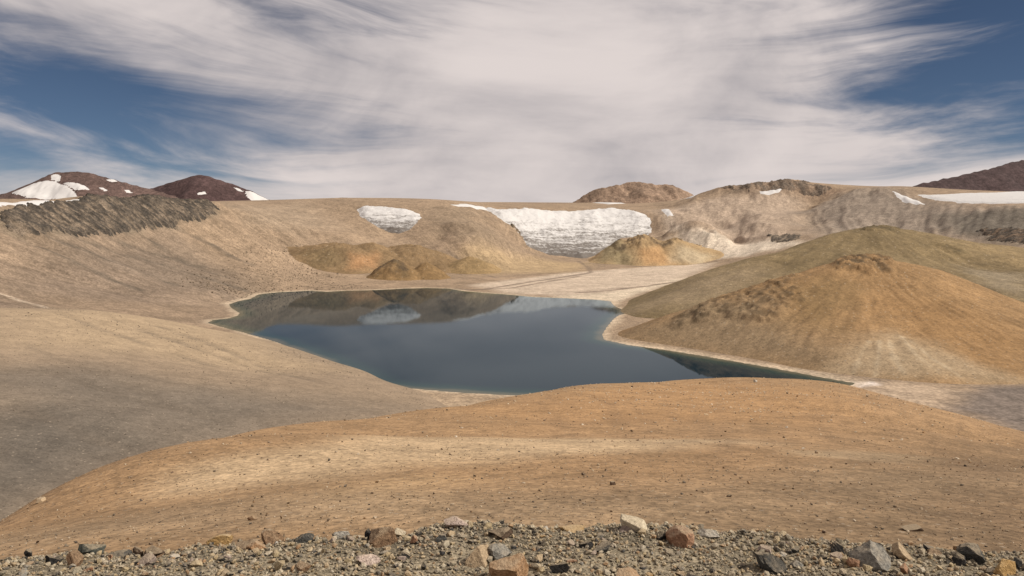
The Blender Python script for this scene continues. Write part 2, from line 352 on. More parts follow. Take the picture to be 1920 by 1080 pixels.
# ground covers
T.base((0.275, 0.197, 0.130))
T.C *= (1 + 0.22 * fbm(T.X, T.Y, 500, 4, seed=71))[..., None]
T.K[:] = 0.30 * steep + 0.02
def tp(p, **k): return T.poly(p, dmin=k.pop('dmin', 760), **k)
T.paint(tp([(430,560),(300,440),(100,440),(-100,470),(-100,580),(380,600)]), (0.195,0.144,0.104), 180, 0.85, warp=80)
T.paint(tp([(1245,400),(1262,440),(1300,470),(1320,478),(1290,440),(1262,405)], dmin=3000), (0.55,0.46,0.36), 40, 0.7, warp=40)
T.paint(tp([(120,470),(330,450),(480,530),(440,560),(300,530)]), (0.175,0.132,0.096), 120, 0.8, warp=60)
T.paint(tp([(0,545),(200,562),(420,578),(390,600),(100,590)]), (0.235,0.168,0.112), 50, 0.8, warp=30)
T.paint(tp([(420,385),(560,378),(640,430),(560,440),(470,420)]), (0.30,0.225,0.155), 120, 0.8, warp=60)
T.paint(tp([(800,390),(880,390),(960,470),(900,485),(820,440)]), (0.235,0.172,0.115), 90, 0.8, warp=60)
T.paint(tp([(860,480),(1000,485),(1110,492),(1080,510),(900,515)]), (0.37,0.265,0.15), 80, 0.8, warp=30)
T.paint(tp([(880,535),(1060,512),(1250,497),(1340,492),(1300,515),(1200,545),(1150,562),(950,550)]), (0.49,0.39,0.295), 40, 0.9, warp=20)
T.paint(tp([(1040,556),(1150,548),(1260,525),(1290,520),(1200,550),(1160,566)]), (0.56,0.46,0.34), 22, 0.85, warp=14)
for ln, wd in (([(800,540),(900,543),(980,531),(1060,519),(1108,511)], 11), ([(870,546),(960,540),(1010,531),(1085,518)], 8), ([(1085,549),(1150,544),(1210,537),(1265,529)], 11), ([(1100,545),(1180,539),(1262,529)], 5), ([(1108,511),(1102,500),(1085,490)], 9), ([(830,470),(860,492),(900,512),(935,522)], 6)):
    T.paint(tp(ln), (0.17,0.125,0.09), 8, 0.75, line=wd, warp=9, wl=60)
T.paint(tp([(1240,395),(1330,372),(1500,380),(1500,440),(1400,465),(1250,440)], dmin=3000), (0.36,0.275,0.205), 140, 0.9, warp=80)
T.paint(tp([(1260,455),(1330,440),(1460,452),(1500,462),(1400,480),(1330,485)], dmin=3000), (0.58,0.49,0.385), 60, 0.85, warp=50)
m = T.paint(rw, (0.225,0.18,0.14), 140, 0.95, warp=70); T.K = np.maximum(T.K * (1 - m), m * 0.15); T.C *= (1 + 0.55 * m * np.clip(ribs, -.6, .6))[..., None]
T.paint(tp([(1760,405),(1920,398),(2150,400),(2150,460),(1920,462),(1780,440)], dmin=2300), (0.135,0.115,0.09), 90, 0.85, warp=50)
T.paint(pk, (0.23,0.155,0.105), 60, 0.8, warp=55)
T.paint(tp([(1400,352),(1500,356),(1470,366),(1380,362)], dmin=3000), (0.09,0.075,0.06), 40, 0.7, warp=55, seed=12)
T.paint(cp, (0.13,0.108,0.078), 40, 0.85, warp=40)
for a, b in (((130,440),(460,545)),((200,445),(380,500)),((280,455),(420,520)),((40,450),(260,545)),((330,430),(470,500)),((90,445),(330,535))):
    T.paint(tp([a, ((a[0]+b[0])/2, (a[1]+b[1])/2+5), b]), (0.125,0.098,0.072), 16, 0.8, line=9, warp=22, wl=50, seed=a[0])
T.paint(tp([(-60,528),(20,553),(95,579)]), (0.5,0.40,0.30), 7, 0.9, line=6)
T.paint(tp([(-60,534),(20,558),(92,582)]), (0.11,0.085,0.06), 7, 0.8, line=4)
T.paint(tp([(1760,765),(1830,728),(2000,722),(2100,790),(1920,815)]), (0.155,0.125,0.105), 22, 0.9, warp=22)
T.paint(tp([(1600,712),(1750,725),(1800,735),(1740,765),(1650,745)]), (0.40,0.30,0.21), 25, 0.8, warp=14)
T.paint(tp([(1590,716),(1640,716),(1650,722),(1610,726)]), (0.66,0.58,0.52), 8, 0.9, warp=6)
T.paint(tp([(710,725),(960,745),(1000,770),(780,775)]), (0.36,0.265,0.175), 30, 0.8, warp=14)
ring = sstep(24, 0, sd + fbm(T.X, T.Y, 160, 4, seed=77) * 22) * (sd > -3); T.C += (np.array((0.52,0.41,0.29)) - T.C) * (ring * 0.7)[..., None]
T.C[sd < -2] = (0.11, 0.12, 0.085)
mat_crater = ground_mat('crater_earth', (90.0, 18.0, 4.5), (3.0, 1.3, 0.45, 1.4), streak=1.0, spread=0.16, streak_k=(120.0, 0.006))
wedge = (np.abs(T.X) < 0.72 * T.Y + 220) & (sd > -60)
tag(T.build('crater_ground', mat_crater, wedge), 'sandy floor and eroded walls of the wide crater round the lake', kind='structure')

def outcrop(name, poly, res, amp, wl, cols, label, seed, warp, ribs, dmin, grain=(24.0, 6.0, 2.0)):
    """bare rock standing out of the crater wall, split into ribs that run downhill"""
    p = tp(poly, dmin=dmin); s = Surf(p[:, 0].min() - warp, p[:, 0].max() + warp, p[:, 1].min() - warp, p[:, 1].max() + warp, res)
    a = np.arctan2(s.X - CRX, s.Y - CRY); q = np.hypot(s.X - CRX, s.Y - CRY)
    rib = fbm(a * 2300 + fbm(s.X, s.Y, wl * 3, 3, seed=seed) * wl * .6, q * ribs, wl, 5, 0.6, seed + 1, True)
    d = -sdist(p, s.X, s.Y) + fbm(s.X, s.Y, warp * 1.5, 5, 0.65, seed + 2) * warp + rib * warp * 1.1
    m = sstep(-warp * .25, warp * .55, d)
    s.Z = T.z(s.X, s.Y) - 5 + m * (5 + amp * (0.12 + rib * 1.0) + fbm(s.X, s.Y, wl * .45, 4, 0.65, seed + 3) * amp * .4)
    s.base(cols[0]); k = sstep(-0.1, 0.42, rib + 0.35 * fbm(s.X, s.Y, wl, 4, 0.6, seed + 4)); s.C += (np.array(cols[1]) - s.C) * k[..., None]
    return tag(s.build(name, ground_mat(name + '_rock', grain, (2.0, 1.0, .5), spread=.3), m > 0.01), label, kind='structure')
outcrop('cliff', CLIFF, 3.0, 17, 34, ((0.20,0.152,0.108), (0.056,0.047,0.038)), 'dark ribbed lava cliff along the left crater rim', 41, 30, 0.22, 1500, (14.0, 4.0, 1.6))
outcrop('crag', [(1352,358),(1380,351),(1440,347),(1480,342),(1530,347),(1560,354),(1540,361),(1490,362),(1450,367),(1400,364)], 4.5, 15, 70, ((0.27,0.19,0.13), (0.115,0.088,0.066)), 'dark broken crags on the rim summit right of the large glacier', 43, 55, 0.22, 3500)
outcrop('crag', [(1440,447),(1475,441),(1500,446),(1490,455),(1450,458)], 4, 8, 30, ((0.22,0.17,0.12), (0.085,0.07,0.055)), 'small dark crag above the left ridge of the olive hill', 47, 35, 0.2, 3200)
outcrop('crag', [(1840,440),(1930,434),(2050,432),(2050,455),(1930,458),(1860,455)], 4, 10, 30, ((0.17,0.115,0.075), (0.06,0.05,0.04)), 'dark crags behind the right shoulder of the olive hill', 53, 40, 0.2, 2300)
outcrop('crag', [(985,405),(1005,418),(1000,445),(975,440),(960,425)], 5, 18, 60, ((0.24,0.17,0.105), (0.10,0.08,0.055)), 'brown rock rib along the left margin of the large glacier', 57, 25, 0.3, 3000)

# ------------------------------------------------------------------ far mountains on the plateau
def far_hill(name, ridge, depth, base_z, res, mat, label, seed, rough=0.10, base=(0.1,0.05,0.035), pad=1.0, flank=1.5):
    """a mountain whose crest runs through the given points and falls away on both sides"""
    c = np.array([P(a, b, D) for a, b, D in ridge]); hgt = c[:, 2].max() - base_z
    s = Surf(c[:, 0].min() - hgt * pad, c[:, 0].max() + hgt * pad, c[:, 1].min() - hgt * 2.4, c[:, 1].max() + hgt * 2.4, res)
    zr = np.interp(s.X, c[:, 0], c[:, 2], left=base_z, right=base_z); yr = np.interp(s.X, c[:, 0], c[:, 1])
    wob = fbm(s.X, s.Y, hgt * 1.6, 4, seed=seed) * hgt * 0.35
    d = np.abs(s.Y - yr + wob * 0.0) * (1 + 0.5 * fbm(s.X, s.Y, hgt * 1.5, 3, seed=seed + 3))
    k = np.clip(1 - d / (np.maximum(zr - base_z, 1) * flank + 20), -0.3, 1)
    s.Z = base_z + (zr - base_z) * np.where(k > 0, np.clip(k, 0, 1) ** 1.15, k); s.S = s.Z.copy()
    am = sstep(0.0, 0.3, k) * (1 - 0.75 * np.exp(-d / (hgt * 0.12)))
    s.Z += hgt * rough * am * (fbm(s.X + s.Y * 0.3, s.Y * 0.35, hgt * 0.55, 5, 0.55, seed + 5, True) - 0.15)
    s.Z += hgt * 0.02 * fbm(s.X, s.Y, hgt * 0.15, 4, 0.6, seed + 6)
    s.base(base); s.C *= (1 + 0.35 * fbm(s.X, s.Y * 0.5, hgt * 0.6, 5, 0.6, seed + 9))[..., None]; s.K[:] = 0.25
    return s
mat_far = ground_mat('volcanic_rock', (160.0, 40.0, 12.0), (8.0, 4.0, 1.5), spread=0.2)
M1 = far_hill('m', [(-260,395,8600),(-120,388,8700),(10,362,8800),(60,342,8900),(100,323,9000),(150,322,9000),(175,325,9000),(215,337,9050),(250,346,9100),(300,358,9150),(340,372,9200),(430,392,9200)], 0, 330, 26, mat_far, '', 5, base=(0.105,0.069,0.058))
M2 = far_hill('m', [(180,388,9900),(250,364,9900),(290,351,9900),(330,339,9900),(372,327,9900),(390,330,9900),(430,343,9950),(470,357,9950),(500,372,9950),(560,392,9950)], 0, 330, 26, mat_far, '', 15, base=(0.075,0.046,0.043))
M3 = far_hill('m', [(1060,386,6300),(1085,372,6300),(1110,357,6300),(1130,351,6300),(1150,347,6300),(1180,341,6300),(1205,341,6300),(1230,345,6300),(1262,346,6300),(1280,354,6300),(1300,366,6300),(1330,386,6300)], 0, 330, 15, mat_far, '', 25, rough=0.30, base=(0.24,0.165,0.115))
M4 = far_hill('m', [(1640,380,7600),(1700,354,7600),(1730,344,7600),(1790,331,7700),(1850,318,7800),(1890,306,7900),(1920,299,8000),(2000,280,8200),(2200,262,8500),(2450,330,8700)], 0, 380, 32, mat_far, '', 35, base=(0.066,0.044,0.042))
M5 = far_hill('m', [(1520,372,6800),(1550,352,6800),(1575,350,6800),(1600,356,6800),(1660,374,6800)], 0, 400, 14, mat_far, '', 45, base=(0.12,0.07,0.05))
M6 = far_hill('m', [(480,392,6400),(560,378,6400),(610,373,6400),(640,370,6400),(680,372,6400),(760,375,6400),(820,376,6400),(900,384,6400)], 0, 340, 14, mat_far, '', 55, rough=0.05, base=(0.20,0.142,0.1), flank=4)
def hill_obj(s, name, mat, label): return tag(s.build(name, mat), label, kind='structure')
hill_obj(M1, 'mountain', mat_far, 'red-brown snow-patched mountain at the far left of the horizon')
hill_obj(M2, 'mountain', mat_far, 'dark purple-brown conical mountain right of the snowy one on the left')
hill_obj(M3, 'mountain', mat_far, 'flat-topped brown rocky mountain above the large glacier')
hill_obj(M4, 'mountain', mat_far, 'dark purple-brown mountain flank rising at the right edge')
hill_obj(M5, 'mountain', mat_far, 'small distant peak with a snow flank right of the rocky rim summit')
hill_obj(M6, 'hill', mat_far, 'low tan swell on the skyline above the small glacier')

# ------------------------------------------------------------------ the lake
L = Surf(shore[:, 0].min() - 40, shore[:, 0].max() + 40, shore[:, 1].min() - 40, shore[:, 1].max() + 40, 10)
sl_ = sdist(shore, L.X, L.Y); L.base((0.0, 0.0, 0.0)); L.K = np.clip(-sl_ * 0.07, 0, 14) / 14.0
def water_mat():
    m = bpy.data.materials.new('lake_water'); m.use_nodes = True; nt = m.node_tree; nt.nodes.clear(); g = G(nt)
    at = g.n('ShaderNodeAttribute', attribute_name='ground'); ge = g.n('ShaderNodeNewGeometry'); pos = ge.outputs['Position']
    dep = g.m('ADD', at.outputs['Alpha'], g.m('MULTIPLY', g.m('SUBTRACT', g.noise(pos, 0.012, 4), 0.5), 0.16))
    c = g.mix(g.ramp(dep, 0.0, 0.10), (0.085, 0.08, 0.055), (0.014, 0.036, 0.034)); c = g.mix(g.ramp(dep, 0.03, 0.26), c, (0.0045, 0.0155, 0.0245))
    df = g.n('ShaderNodeBsdfDiffuse'); nt.links.new(c, df.inputs[0])
    gl = g.n('ShaderNodeBsdfGlossy'); gl.inputs[0].default_value = (0.84, 0.93, 1.0, 1)
    rg = g.ramp(g.noise(pos, 0.006, 3), 0.35, 0.7, 0.004, 0.03); nt.links.new(rg, gl.inputs['Roughness'])
    bp = g.n('ShaderNodeBump'); bp.inputs['Strength'].default_value = 0.10; bp.inputs['Distance'].default_value = 0.05
    nt.links.new(g.noise(pos, 0.7, 3), bp.inputs['Height']); nt.links.new(bp.outputs[0], gl.inputs['Normal'])
    fr = g.n('ShaderNodeFresnel'); fr.inputs[0].default_value = 1.33
    bs = g.n('ShaderNodeMixShader'); nt.links.new(g.m('MULTIPLY', g.m('POWER', fr.outputs[0], 1.6), 0.95), bs.inputs[0]); nt.links.new(df.outputs[0], bs.inputs[1]); nt.links.new(gl.outputs[0], bs.inputs[2])
    ou = g.n('ShaderNodeOutputMaterial'); nt.links.new(bs.outputs[0], ou.inputs[0]); return m
tag(L.build('lake_water', water_mat(), sl_ < 24), 'still dark blue crater lake with turquoise shallows', kind='structure')

# ------------------------------------------------------------------ hills standing inside the crater
def own_hill(points, foot, box, res, smooth, kblur, feet_drop=40, grow=120):
    """a hill raised over crest, face and foot points; outside its foot it dives under the crater floor"""
    ps = [np.array(p) for p in points]; ft = np.array(foot); ce = ft[:, :2].mean(0)
    for p in ft:
        ps.append(p); d = (p[:2] - ce) / np.linalg.norm(p[:2] - ce); ps.append(np.array([p[0] + d[0] * grow, p[1] + d[1] * grow, p[2] - feet_drop]))
    s = Surf(*box, res); s.Z = blur(upsample(lambda x, y: rbf(ps, x, y, smooth), s.X, s.Y, 3), kblur, 2); s.S = s.Z.copy(); return s
# orange hill on the right shore
Ep = [P(*c) for c in ((1620,485,1480),(1580,489,1470),(1680,491,1500),(1540,500,1440),(1480,520,1420),(1400,550,1400),(1320,572,1400),(1250,597,1405),(1195,615,1415),
  (1750,508,1530),(1850,543,1500),(1920,573,1450),(2000,605,1400),(1500,600,1250),(1620,600,1230),(1620,540,1370),(1400,630,1240),(1720,655,1090),(1800,650,1120),(1850,620,1200),(1550,660,1110),(1900,660,1120))]
Ep += [np.array(p) for p in ((700,1700,70),(500,1600,45),(900,1680,50),(380,1540,25))]
Ef = [Pz(a, b, 1.5) for a, b in ((1172,634),(1245,646),(1313,656),(1378,667),(1441,678),(1527,694),(1604,705),(1700,716),(1800,722),(1920,722))]
Ef += [np.array(p) for p in ((860,1010,2),(1000,1180,2),(1120,1450,3),(1050,1750,4),(800,1860,4),(560,1800,3),(380,1680,2),(230,1530,1))]
E = own_hill(Ep, Ef, (100, 1240, 840, 1960), 3, 15, 4)
def ray_rough(s, c, wl, amp, m, seed):
    a = np.arctan2(s.X - c[0], s.Y - c[1]); r = np.hypot(s.X - c[0], s.Y - c[1])
    s.Z += m * amp * fbm(a * 420, r * 0.2, wl, 4, 0.55, seed, True)
hE = sstep(3, 30, E.Z); ray_rough(E, (663, 1490), 26, 4.5, hE, 81); E.Z += hE * (fbm(E.X, E.Y, 140, 5, 0.5, 82) * 5 + fbm(E.X, E.Y, 22, 3, 0.5, 83) * 0.8)
def crag(s, poly, amp, wl, seed, warp=25, dmin=None, ridged=True):
    """bare rock breaking through the slope"""
    p = s.poly(poly, dmin=dmin); n = fbm(s.X, s.Y, warp * 3, 4, seed=seed)
    m = sstep(warp * .5, -warp * .3, sdist(p, s.X, s.Y) + n * warp * 1.4)
    s.Z += m * (fbm(s.X, s.Y, wl, 5, 0.62, seed + 1, True) * amp + 0.25 * amp)
    c = sstep(-0.25, 0.35, fbm(s.X, s.Y, wl * 1.2, 4, 0.6, seed + 2)); return m, m * c
E.base((0.262, 0.16, 0.076)); E.C *= (1 + 0.25 * fbm(E.X, E.Y, 160, 4, seed=84))[..., None]; E.K[:] = 0
aE = np.arctan2(E.X - 663, E.Y - 1490) * 420; rE = np.hypot(E.X - 663, E.Y - 1490)
E.C *= (1 + 0.30 * fbm(aE + fbm(E.X, E.Y, 120, 3, seed=86) * 30, rE * 0.14, 32, 4, 0.6, 85))[..., None]
E.paint(E.poly([(1150,640),(1300,575),(1420,570),(1480,600),(1560,640),(1620,690),(1600,720),(1400,690),(1200,650)]), (0.255,0.182,0.108), 70, 0.9, warp=40)
E.paint(E.poly([(1600,560),(1700,545),(1850,600),(1920,640),(1920,700),(1800,670),(1680,610)]), (0.252,0.146,0.063), 60, 0.75, warp=40)
E.paint(E.poly([(1480,540),(1540,515),(1600,540),(1560,620),(1480,600)]), (0.19,0.122,0.056), 45, 0.75, warp=35)
E.paint(E.poly([(1600,640),(1680,625),(1740,650),(1840,690),(1900,715),(1700,720),(1560,705)]), (0.35,0.262,0.165), 45, 0.8, warp=35)
for ln in ([(1668,640),(1675,670),(1695,700)],[(1690,632),(1715,665),(1760,700)],[(1650,640),(1645,680),(1640,705)],[(1705,640),(1745,670),(1800,705)],[(1630,640),(1610,675),(1600,700)]):
    E.paint(E.poly(ln), (0.42,0.33,0.22), 4, 0.6, line=2, warp=6, wl=25)
for kc, (pl, am, sd0) in enumerate((([(1560,500),(1590,488),(1640,484),(1680,494),(1670,512),(1600,515),(1560,520)], 15, 91), ([(1370,552),(1420,540),(1500,545),(1500,585),(1430,600),(1360,590),(1310,600),(1290,590),(1330,570)], 11, 94), ([(1440,530),(1490,517),(1510,525),(1460,540)], 8, 97), ([(1270,595),(1310,578),(1330,590),(1280,608)], 7, 99))):
    m, c = crag(E, pl, am * 1.0, 18, sd0, 22); E.C += (np.array((0.075,0.054,0.032)) - E.C) * (c * (0.9, 0.6, 0.6, 0.6)[kc])[..., None]
mat_hill = ground_mat('ochre_scree', (34.0, 8.0, 2.6), (1.3, 0.6, 0.25), spread=0.13, gravel=4.0)
tag(E.build('hill', mat_hill, E.Z > -6), 'orange-brown rocky hill rising from the right lake shore', kind='structure')
# olive hill behind it
Dp = [P(*c) for c in ((1640,425,2350),(1600,429,2330),(1700,431,2380),(1560,438,2250),(1500,457,2180),(1400,487,2080),(1300,521,2000),(1220,556,1960),(1750,441,2400),(1800,453,2400),(1920,466,2350),(2100,485,2300),
  (1640,470,2100),(1500,500,1950),(1800,500,2050),(1900,520,1900),(1400,530,1850),(1300,557,1800),(1920,560,1650),(2100,540,1850))]
Dp += [np.array(p) for p in ((1100,2700,95),(900,2550,80),(1400,2750,80),(700,2350,45),(2000,2800,60))]
Df = [Pz(a, b, 1.5) for a, b in ((1166,583),(1180,590),(1195,597))] + [np.array(p) for p in ((400,1640,2),(600,1640,4),(900,1620,8),(1200,1560,6),(1500,1500,8),(1900,1600,10),(2200,2100,20),(2200,2800,20),(1700,3150,30),(1100,3050,20),(700,2700,10),(420,2300,3),(300,2050,2))]
Dh = own_hill(Dp, Df, (150, 2350, 1400, 3300), 6, 20, 3, 60, 160)
hD = sstep(3, 40, Dh.Z); ray_rough(Dh, (1050, 2350), 40, 6, hD, 101); Dh.Z += hD * (fbm(Dh.X, Dh.Y, 220, 5, 0.5, 102) * 7 + fbm(Dh.X, Dh.Y, 30, 3, 0.5, 103) * 1.2)
Dh.base((0.178, 0.128, 0.066)); Dh.C *= (1 + 0.3 * fbm(Dh.X, Dh.Y, 220, 5, seed=104))[..., None]
aD = np.arctan2(Dh.X - 1050, Dh.Y - 2350) * 600; rD = np.hypot(Dh.X - 1050, Dh.Y - 2350)
Dh.C *= (1 + 0.30 * fbm(aD + fbm(Dh.X, Dh.Y, 160, 3, seed=106) * 40, rD * 0.14, 45, 4, 0.6, 105))[..., None]
Dh.paint(Dh.poly([(1160,590),(1300,525),(1420,500),(1460,520),(1300,580)]), (0.25,0.185,0.112), 90, 0.9, warp=50)
Dh.paint(Dh.poly([(1790,455),(1920,466),(1920,500),(1850,480)]), (0.26,0.185,0.095), 50, 0.8, warp=40)
Dh.paint(Dh.poly([(1800,500),(1920,515),(1920,560),(1850,535)]), (0.25,0.20,0.135), 50, 0.7, warp=40)
for pl, am, sd0 in (([(1610,430),(1660,424),(1690,432),(1650,440)], 12, 111), ([(1770,460),(1800,462),(1830,480),(1790,475)], 9, 114)):
    m, c = crag(Dh, pl, am, 35, sd0, 25); Dh.C += (np.array((0.09,0.068,0.036)) - Dh.C) * (c * 0.85)[..., None]
mat_olive = ground_mat('olive_scree', (50.0, 12.0, 3.6), (1.8, 0.8, 0.35), spread=0.15, gravel=6.0)
tag(Dh.build('hill', mat_olive, Dh.Z > -6), 'broad olive-brown hill behind the orange hill', kind='structure')
# small hills on the crater floor
def mound(parts, res, base, mat, label, seed, crags=(), paints=(), rough=6):
    c = [P(a, b, D) for a, b, D, *_ in parts]
    rx = max(p[3] for p in parts) * 1.7; ry = max(p[4] for p in parts) * 1.7
    s = Surf(min(q[0] for q in c) - rx, max(q[0] for q in c) + rx, min(q[1] for q in c) - ry, max(q[1] for q in c) + ry, res)
    fl = T.z(s.X, s.Y, True); s.Z = fl - 14.0
    for q, (a, b, D, wx, wy, sk) in zip(c, parts):
        top = q[2] - (T.z(q[0], q[1], True) - 14.0)
        u = (s.X - q[0]) / wx; v = (s.Y - q[1]) / wy; u = u * (1 + sk * np.sign(u))
        d = np.sqrt(u * u + v * v) * (1 + 0.22 * fbm(s.X, s.Y, wx * 0.9, 3, seed=seed))
        k = np.clip(1 - d, 0, 1); hgt = top * (0.55 * k + 0.45 * k * k * (3 - 2 * k))
        s.Z = np.maximum(s.Z, fl - 14 + hgt) + 0.12 * np.minimum(hgt, s.Z - fl + 14)
    s.S = s.Z.copy(); am = sstep(0, 25, s.Z - fl)
    ray_rough(s, c[0][:2], 30, rough, am, seed + 1); s.Z += am * fbm(s.X, s.Y, 60, 4, 0.55, seed + 2) * rough * 0.7
    s.base(base); s.C *= (1 + 0.3 * fbm(s.X, s.Y, 110, 4, seed=seed + 4))[..., None]
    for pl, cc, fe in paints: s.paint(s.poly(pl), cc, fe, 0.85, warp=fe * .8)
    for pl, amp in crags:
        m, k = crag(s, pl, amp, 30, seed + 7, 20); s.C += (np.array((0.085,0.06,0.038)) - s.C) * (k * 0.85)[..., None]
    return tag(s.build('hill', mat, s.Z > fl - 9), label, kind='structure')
mound([(640,461,3000,260,260,0),(700,462,3080,250,220,0),(780,462,3150,260,220,0)], 5, (0.20,0.132,0.07), mat_olive, 'low olive and orange mound below the small glacier', 201,
      paints=[([(660,480),(710,475),(705,505),(650,505)], (0.33,0.185,0.09), 30), ([(570,475),(640,462),(640,500),(580,500)], (0.165,0.115,0.06), 40)], rough=15)
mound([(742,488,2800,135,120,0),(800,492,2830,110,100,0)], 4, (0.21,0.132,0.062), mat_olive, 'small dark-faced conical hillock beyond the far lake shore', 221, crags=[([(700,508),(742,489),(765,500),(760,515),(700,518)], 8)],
      paints=[([(690,515),(742,490),(760,515)], (0.105,0.078,0.045), 18)])  # left face turned from the sun: its shade is painted into the colour
mound([(880,482,3120,170,150,0)], 5, (0.25,0.17,0.085), mat_olive, 'low yellow-brown hillock right of the dark-faced one', 241)
mound([(1205,447,3780,250,240,0),(1165,455,3800,200,200,0),(1270,452,3760,260,220,0)], 5, (0.35,0.24,0.128), mat_hill, 'yellow-orange hill at the foot of the large glacier', 261,
      crags=[([(1150,452),(1200,442),(1290,447),(1320,460),(1260,462),(1180,465),(1155,480)], 16)], paints=[([(1200,470),(1235,465),(1265,495),(1210,498)], (0.43,0.255,0.12), 30), ([(1130,470),(1170,462),(1190,498),(1120,495)], (0.25,0.20,0.115), 40), ([(1270,462),(1340,480),(1320,498),(1260,490)], (0.44,0.35,0.23), 40)], rough=11)

# ------------------------------------------------------------------ grey-tan slope on the left, between the viewer and the lake
Bp = [P(*c) for c in ((0,577,1150),(200,583,1280),(300,597,1380),(390,616,1420),(450,632,1340),(520,652,1225),(600,683,1050),(700,724,915),(800,772,790),(-200,580,1050),
  (0,950,400),(0,700,700),(200,700,760),(400,700,880),(200,800,560),(400,800,620),(100,850,500),(600,750,790),(600,800,660),(450,640,1180),(300,620,1180),(150,620,1050),(500,690,1000),(-200,700,640),(-200,900,400),(700,790,690))]
Bp += [np.array(p) for p in ((-880,1400,46),(-740,1480,18),(-640,1560,-8),(-590,1600,-16),(-500,1540,-14),(-430,1480,-14),(-360,1400,-14),(-1100,1300,62),(-300,1330,-14),(-205,1180,-14),(-120,1040,-12),(-60,950,-8),(0,800,-12),(60,650,-15),(-500,1750,-30),(-300,300,60),(-100,350,40),(0,500,5),
  (-1500,1300,80),(-900,500,110),(-1200,800,110),(-400,1550,-25),(-150,1250,-30),(0,1050,-30),(150,800,-35),(200,500,-25))]
B = Surf(-1400, 260, 240, 1850, 5)
B.Z = blur(upsample(lambda x, y: rbf(Bp, x, y, 20), B.X, B.Y, 3), 4, 2); B.S = B.Z.copy()
hB = sstep(0, 20, B.Z); B.Z += hB * (fbm(B.X, B.Y, 180, 5, 0.45, 301) * 2.2 + fbm(B.X, B.Y, 25, 3, 0.5, 302) * 0.35)
B.base((0.25, 0.185, 0.125)); B.C *= (1 + 0.15 * fbm(B.X, B.Y, 200, 4, seed=303))[..., None]
B.paint(B.poly([(0,580),(200,583),(400,610),(520,655),(600,690),(430,690),(250,660),(0,650)]), (0.36,0.265,0.168), 90, 0.9, warp=40)
B.paint(B.poly([(-100,690),(180,690),(330,720),(520,740),(700,770),(560,800),(300,860),(0,960),(-150,950)]), (0.15,0.122,0.094), 90, 0.9, warp=50)  # greyer grit, with cloud shade painted into its dark tone
B.paint(B.poly([(-100,800),(100,780),(250,830),(150,900),(0,960),(-150,950)]), (0.095,0.082,0.067), 70, 0.85, warp=40)  # lower left darkened further, shade put into the colour
for a, b in (((120,590),(420,690)),((220,600),(520,700)),((40,640),(330,760)),((300,612),(590,715)),((100,700),(420,790)),((20,760),(260,850))):
    mid = ((a[0] + b[0]) / 2 + 15, (a[1] + b[1]) / 2 + 8); l = B.poly([a, mid, b])
    d = ldist(l, B.X, B.Y) + fbm(B.X, B.Y, 60, 3, seed=a[0]) * 10; B.Z -= 1.6 * np.exp(-(d / 9.0) ** 2) * hB; B.paint(l, (0.13,0.102,0.075), 9, 0.45, line=4, warp=12, wl=60, seed=a[0])
mat_slope = ground_mat('gritty_slope', (26.0, 5.0, 1.3), (0.9, 0.45, 0.2), spread=0.13, gravel=2.2)
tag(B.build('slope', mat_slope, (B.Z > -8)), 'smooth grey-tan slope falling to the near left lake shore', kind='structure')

# ------------------------------------------------------------------ ochre shoulder below the viewpoint
SIL = [(-200,1050,34),(0,948,46),(110,915,56),(300,862,80),(460,834,105),(640,806,135),(850,771,175),(1000,741,210),(1130,723,240),(1280,716,262),(1420,723,270),(1560,738,262),(1700,774,235),(1920,816,190),(2200,880,150)]
Op = []
for a, b, D in SIL:
    p = P(a, b, D); Op.append(p)
    for k, dr in ((1.12, 0.035), (1.35, 0.13), (1.9, 0.38)):
        q = P(a, b, D * k); q[2] -= D * dr; Op.append(q)
for X in (-16, -8, 0, 8, 16):
    for D in (6.5, 10, 15, 22): Op.append(np.array([X, D, H - (1.68 + (D - 4.3) * 0.378 + 1.3 * math.sin(math.pi * min(1, (D - 4.3) / 17.7)) + 0.004 * X * X)]))
for D, dr in ((30, 10.1), (45, 13.6), (75, 20.1), (110, 26.6), (150, 33.4), (190, 40.2), (230, 46.6)):
    for px in (700, 960, 1300, 1600):
        if D > {700: 120, 960: 170, 1300: 240, 1600: 230}[px]: continue
        Op.append(np.array([(px - CX) / F * D, D, H - dr]))
Op += [P(*c) for c in ((300,980,27),(300,920,40),(1850,960,30),(1850,880,75),(1750,830,130),(100,990,30))]
O = Surf(-260, 330, 4.0, 560, 1.4)
O.Z = blur(upsample(lambda x, y: rbf(Op, x, y, 3), O.X, O.Y, 3), 2, 2); O.S = O.Z.copy()
far = sstep(20, 90, O.Y)
O.Z += fbm(O.X, O.Y, 40, 4, 0.5, 401) * (0.12 + 0.45 * far) + fbm(O.X, O.Y, 7, 3, 0.5, 402) * (0.05 + 0.06 * far)
O.base((0.305, 0.19, 0.098)); O.C *= (1 + 0.16 * fbm(O.X, O.Y, 30, 5, 0.6, seed=403) + 0.16 * fbm(O.X, O.Y, 4.5, 3, 0.6, seed=404))[..., None]
O.paint(O.poly([(350,880),(640,835),(900,822),(1150,822),(1430,825),(1450,835),(1200,850),(950,862),(650,880),(380,910)]), (0.455,0.33,0.20), 4, 0.8, warp=7, wl=22)
O.paint(O.poly([(500,930),(800,895),(900,905),(700,940)]), (0.42,0.285,0.155), 3, 0.6, warp=3)
O.paint(O.poly([(1480,845),(1650,848),(1800,862),(1700,866),(1520,856)]), (0.45,0.33,0.20), 2.5, 0.7, warp=3)
O.paint(O.poly([(-100,1040),(0,1010),(300,965),(900,930),(1300,900),(1600,880),(1920,880),(2000,1040),(960,1000)]), (0.285,0.20,0.12), 7, 0.8, warp=6)
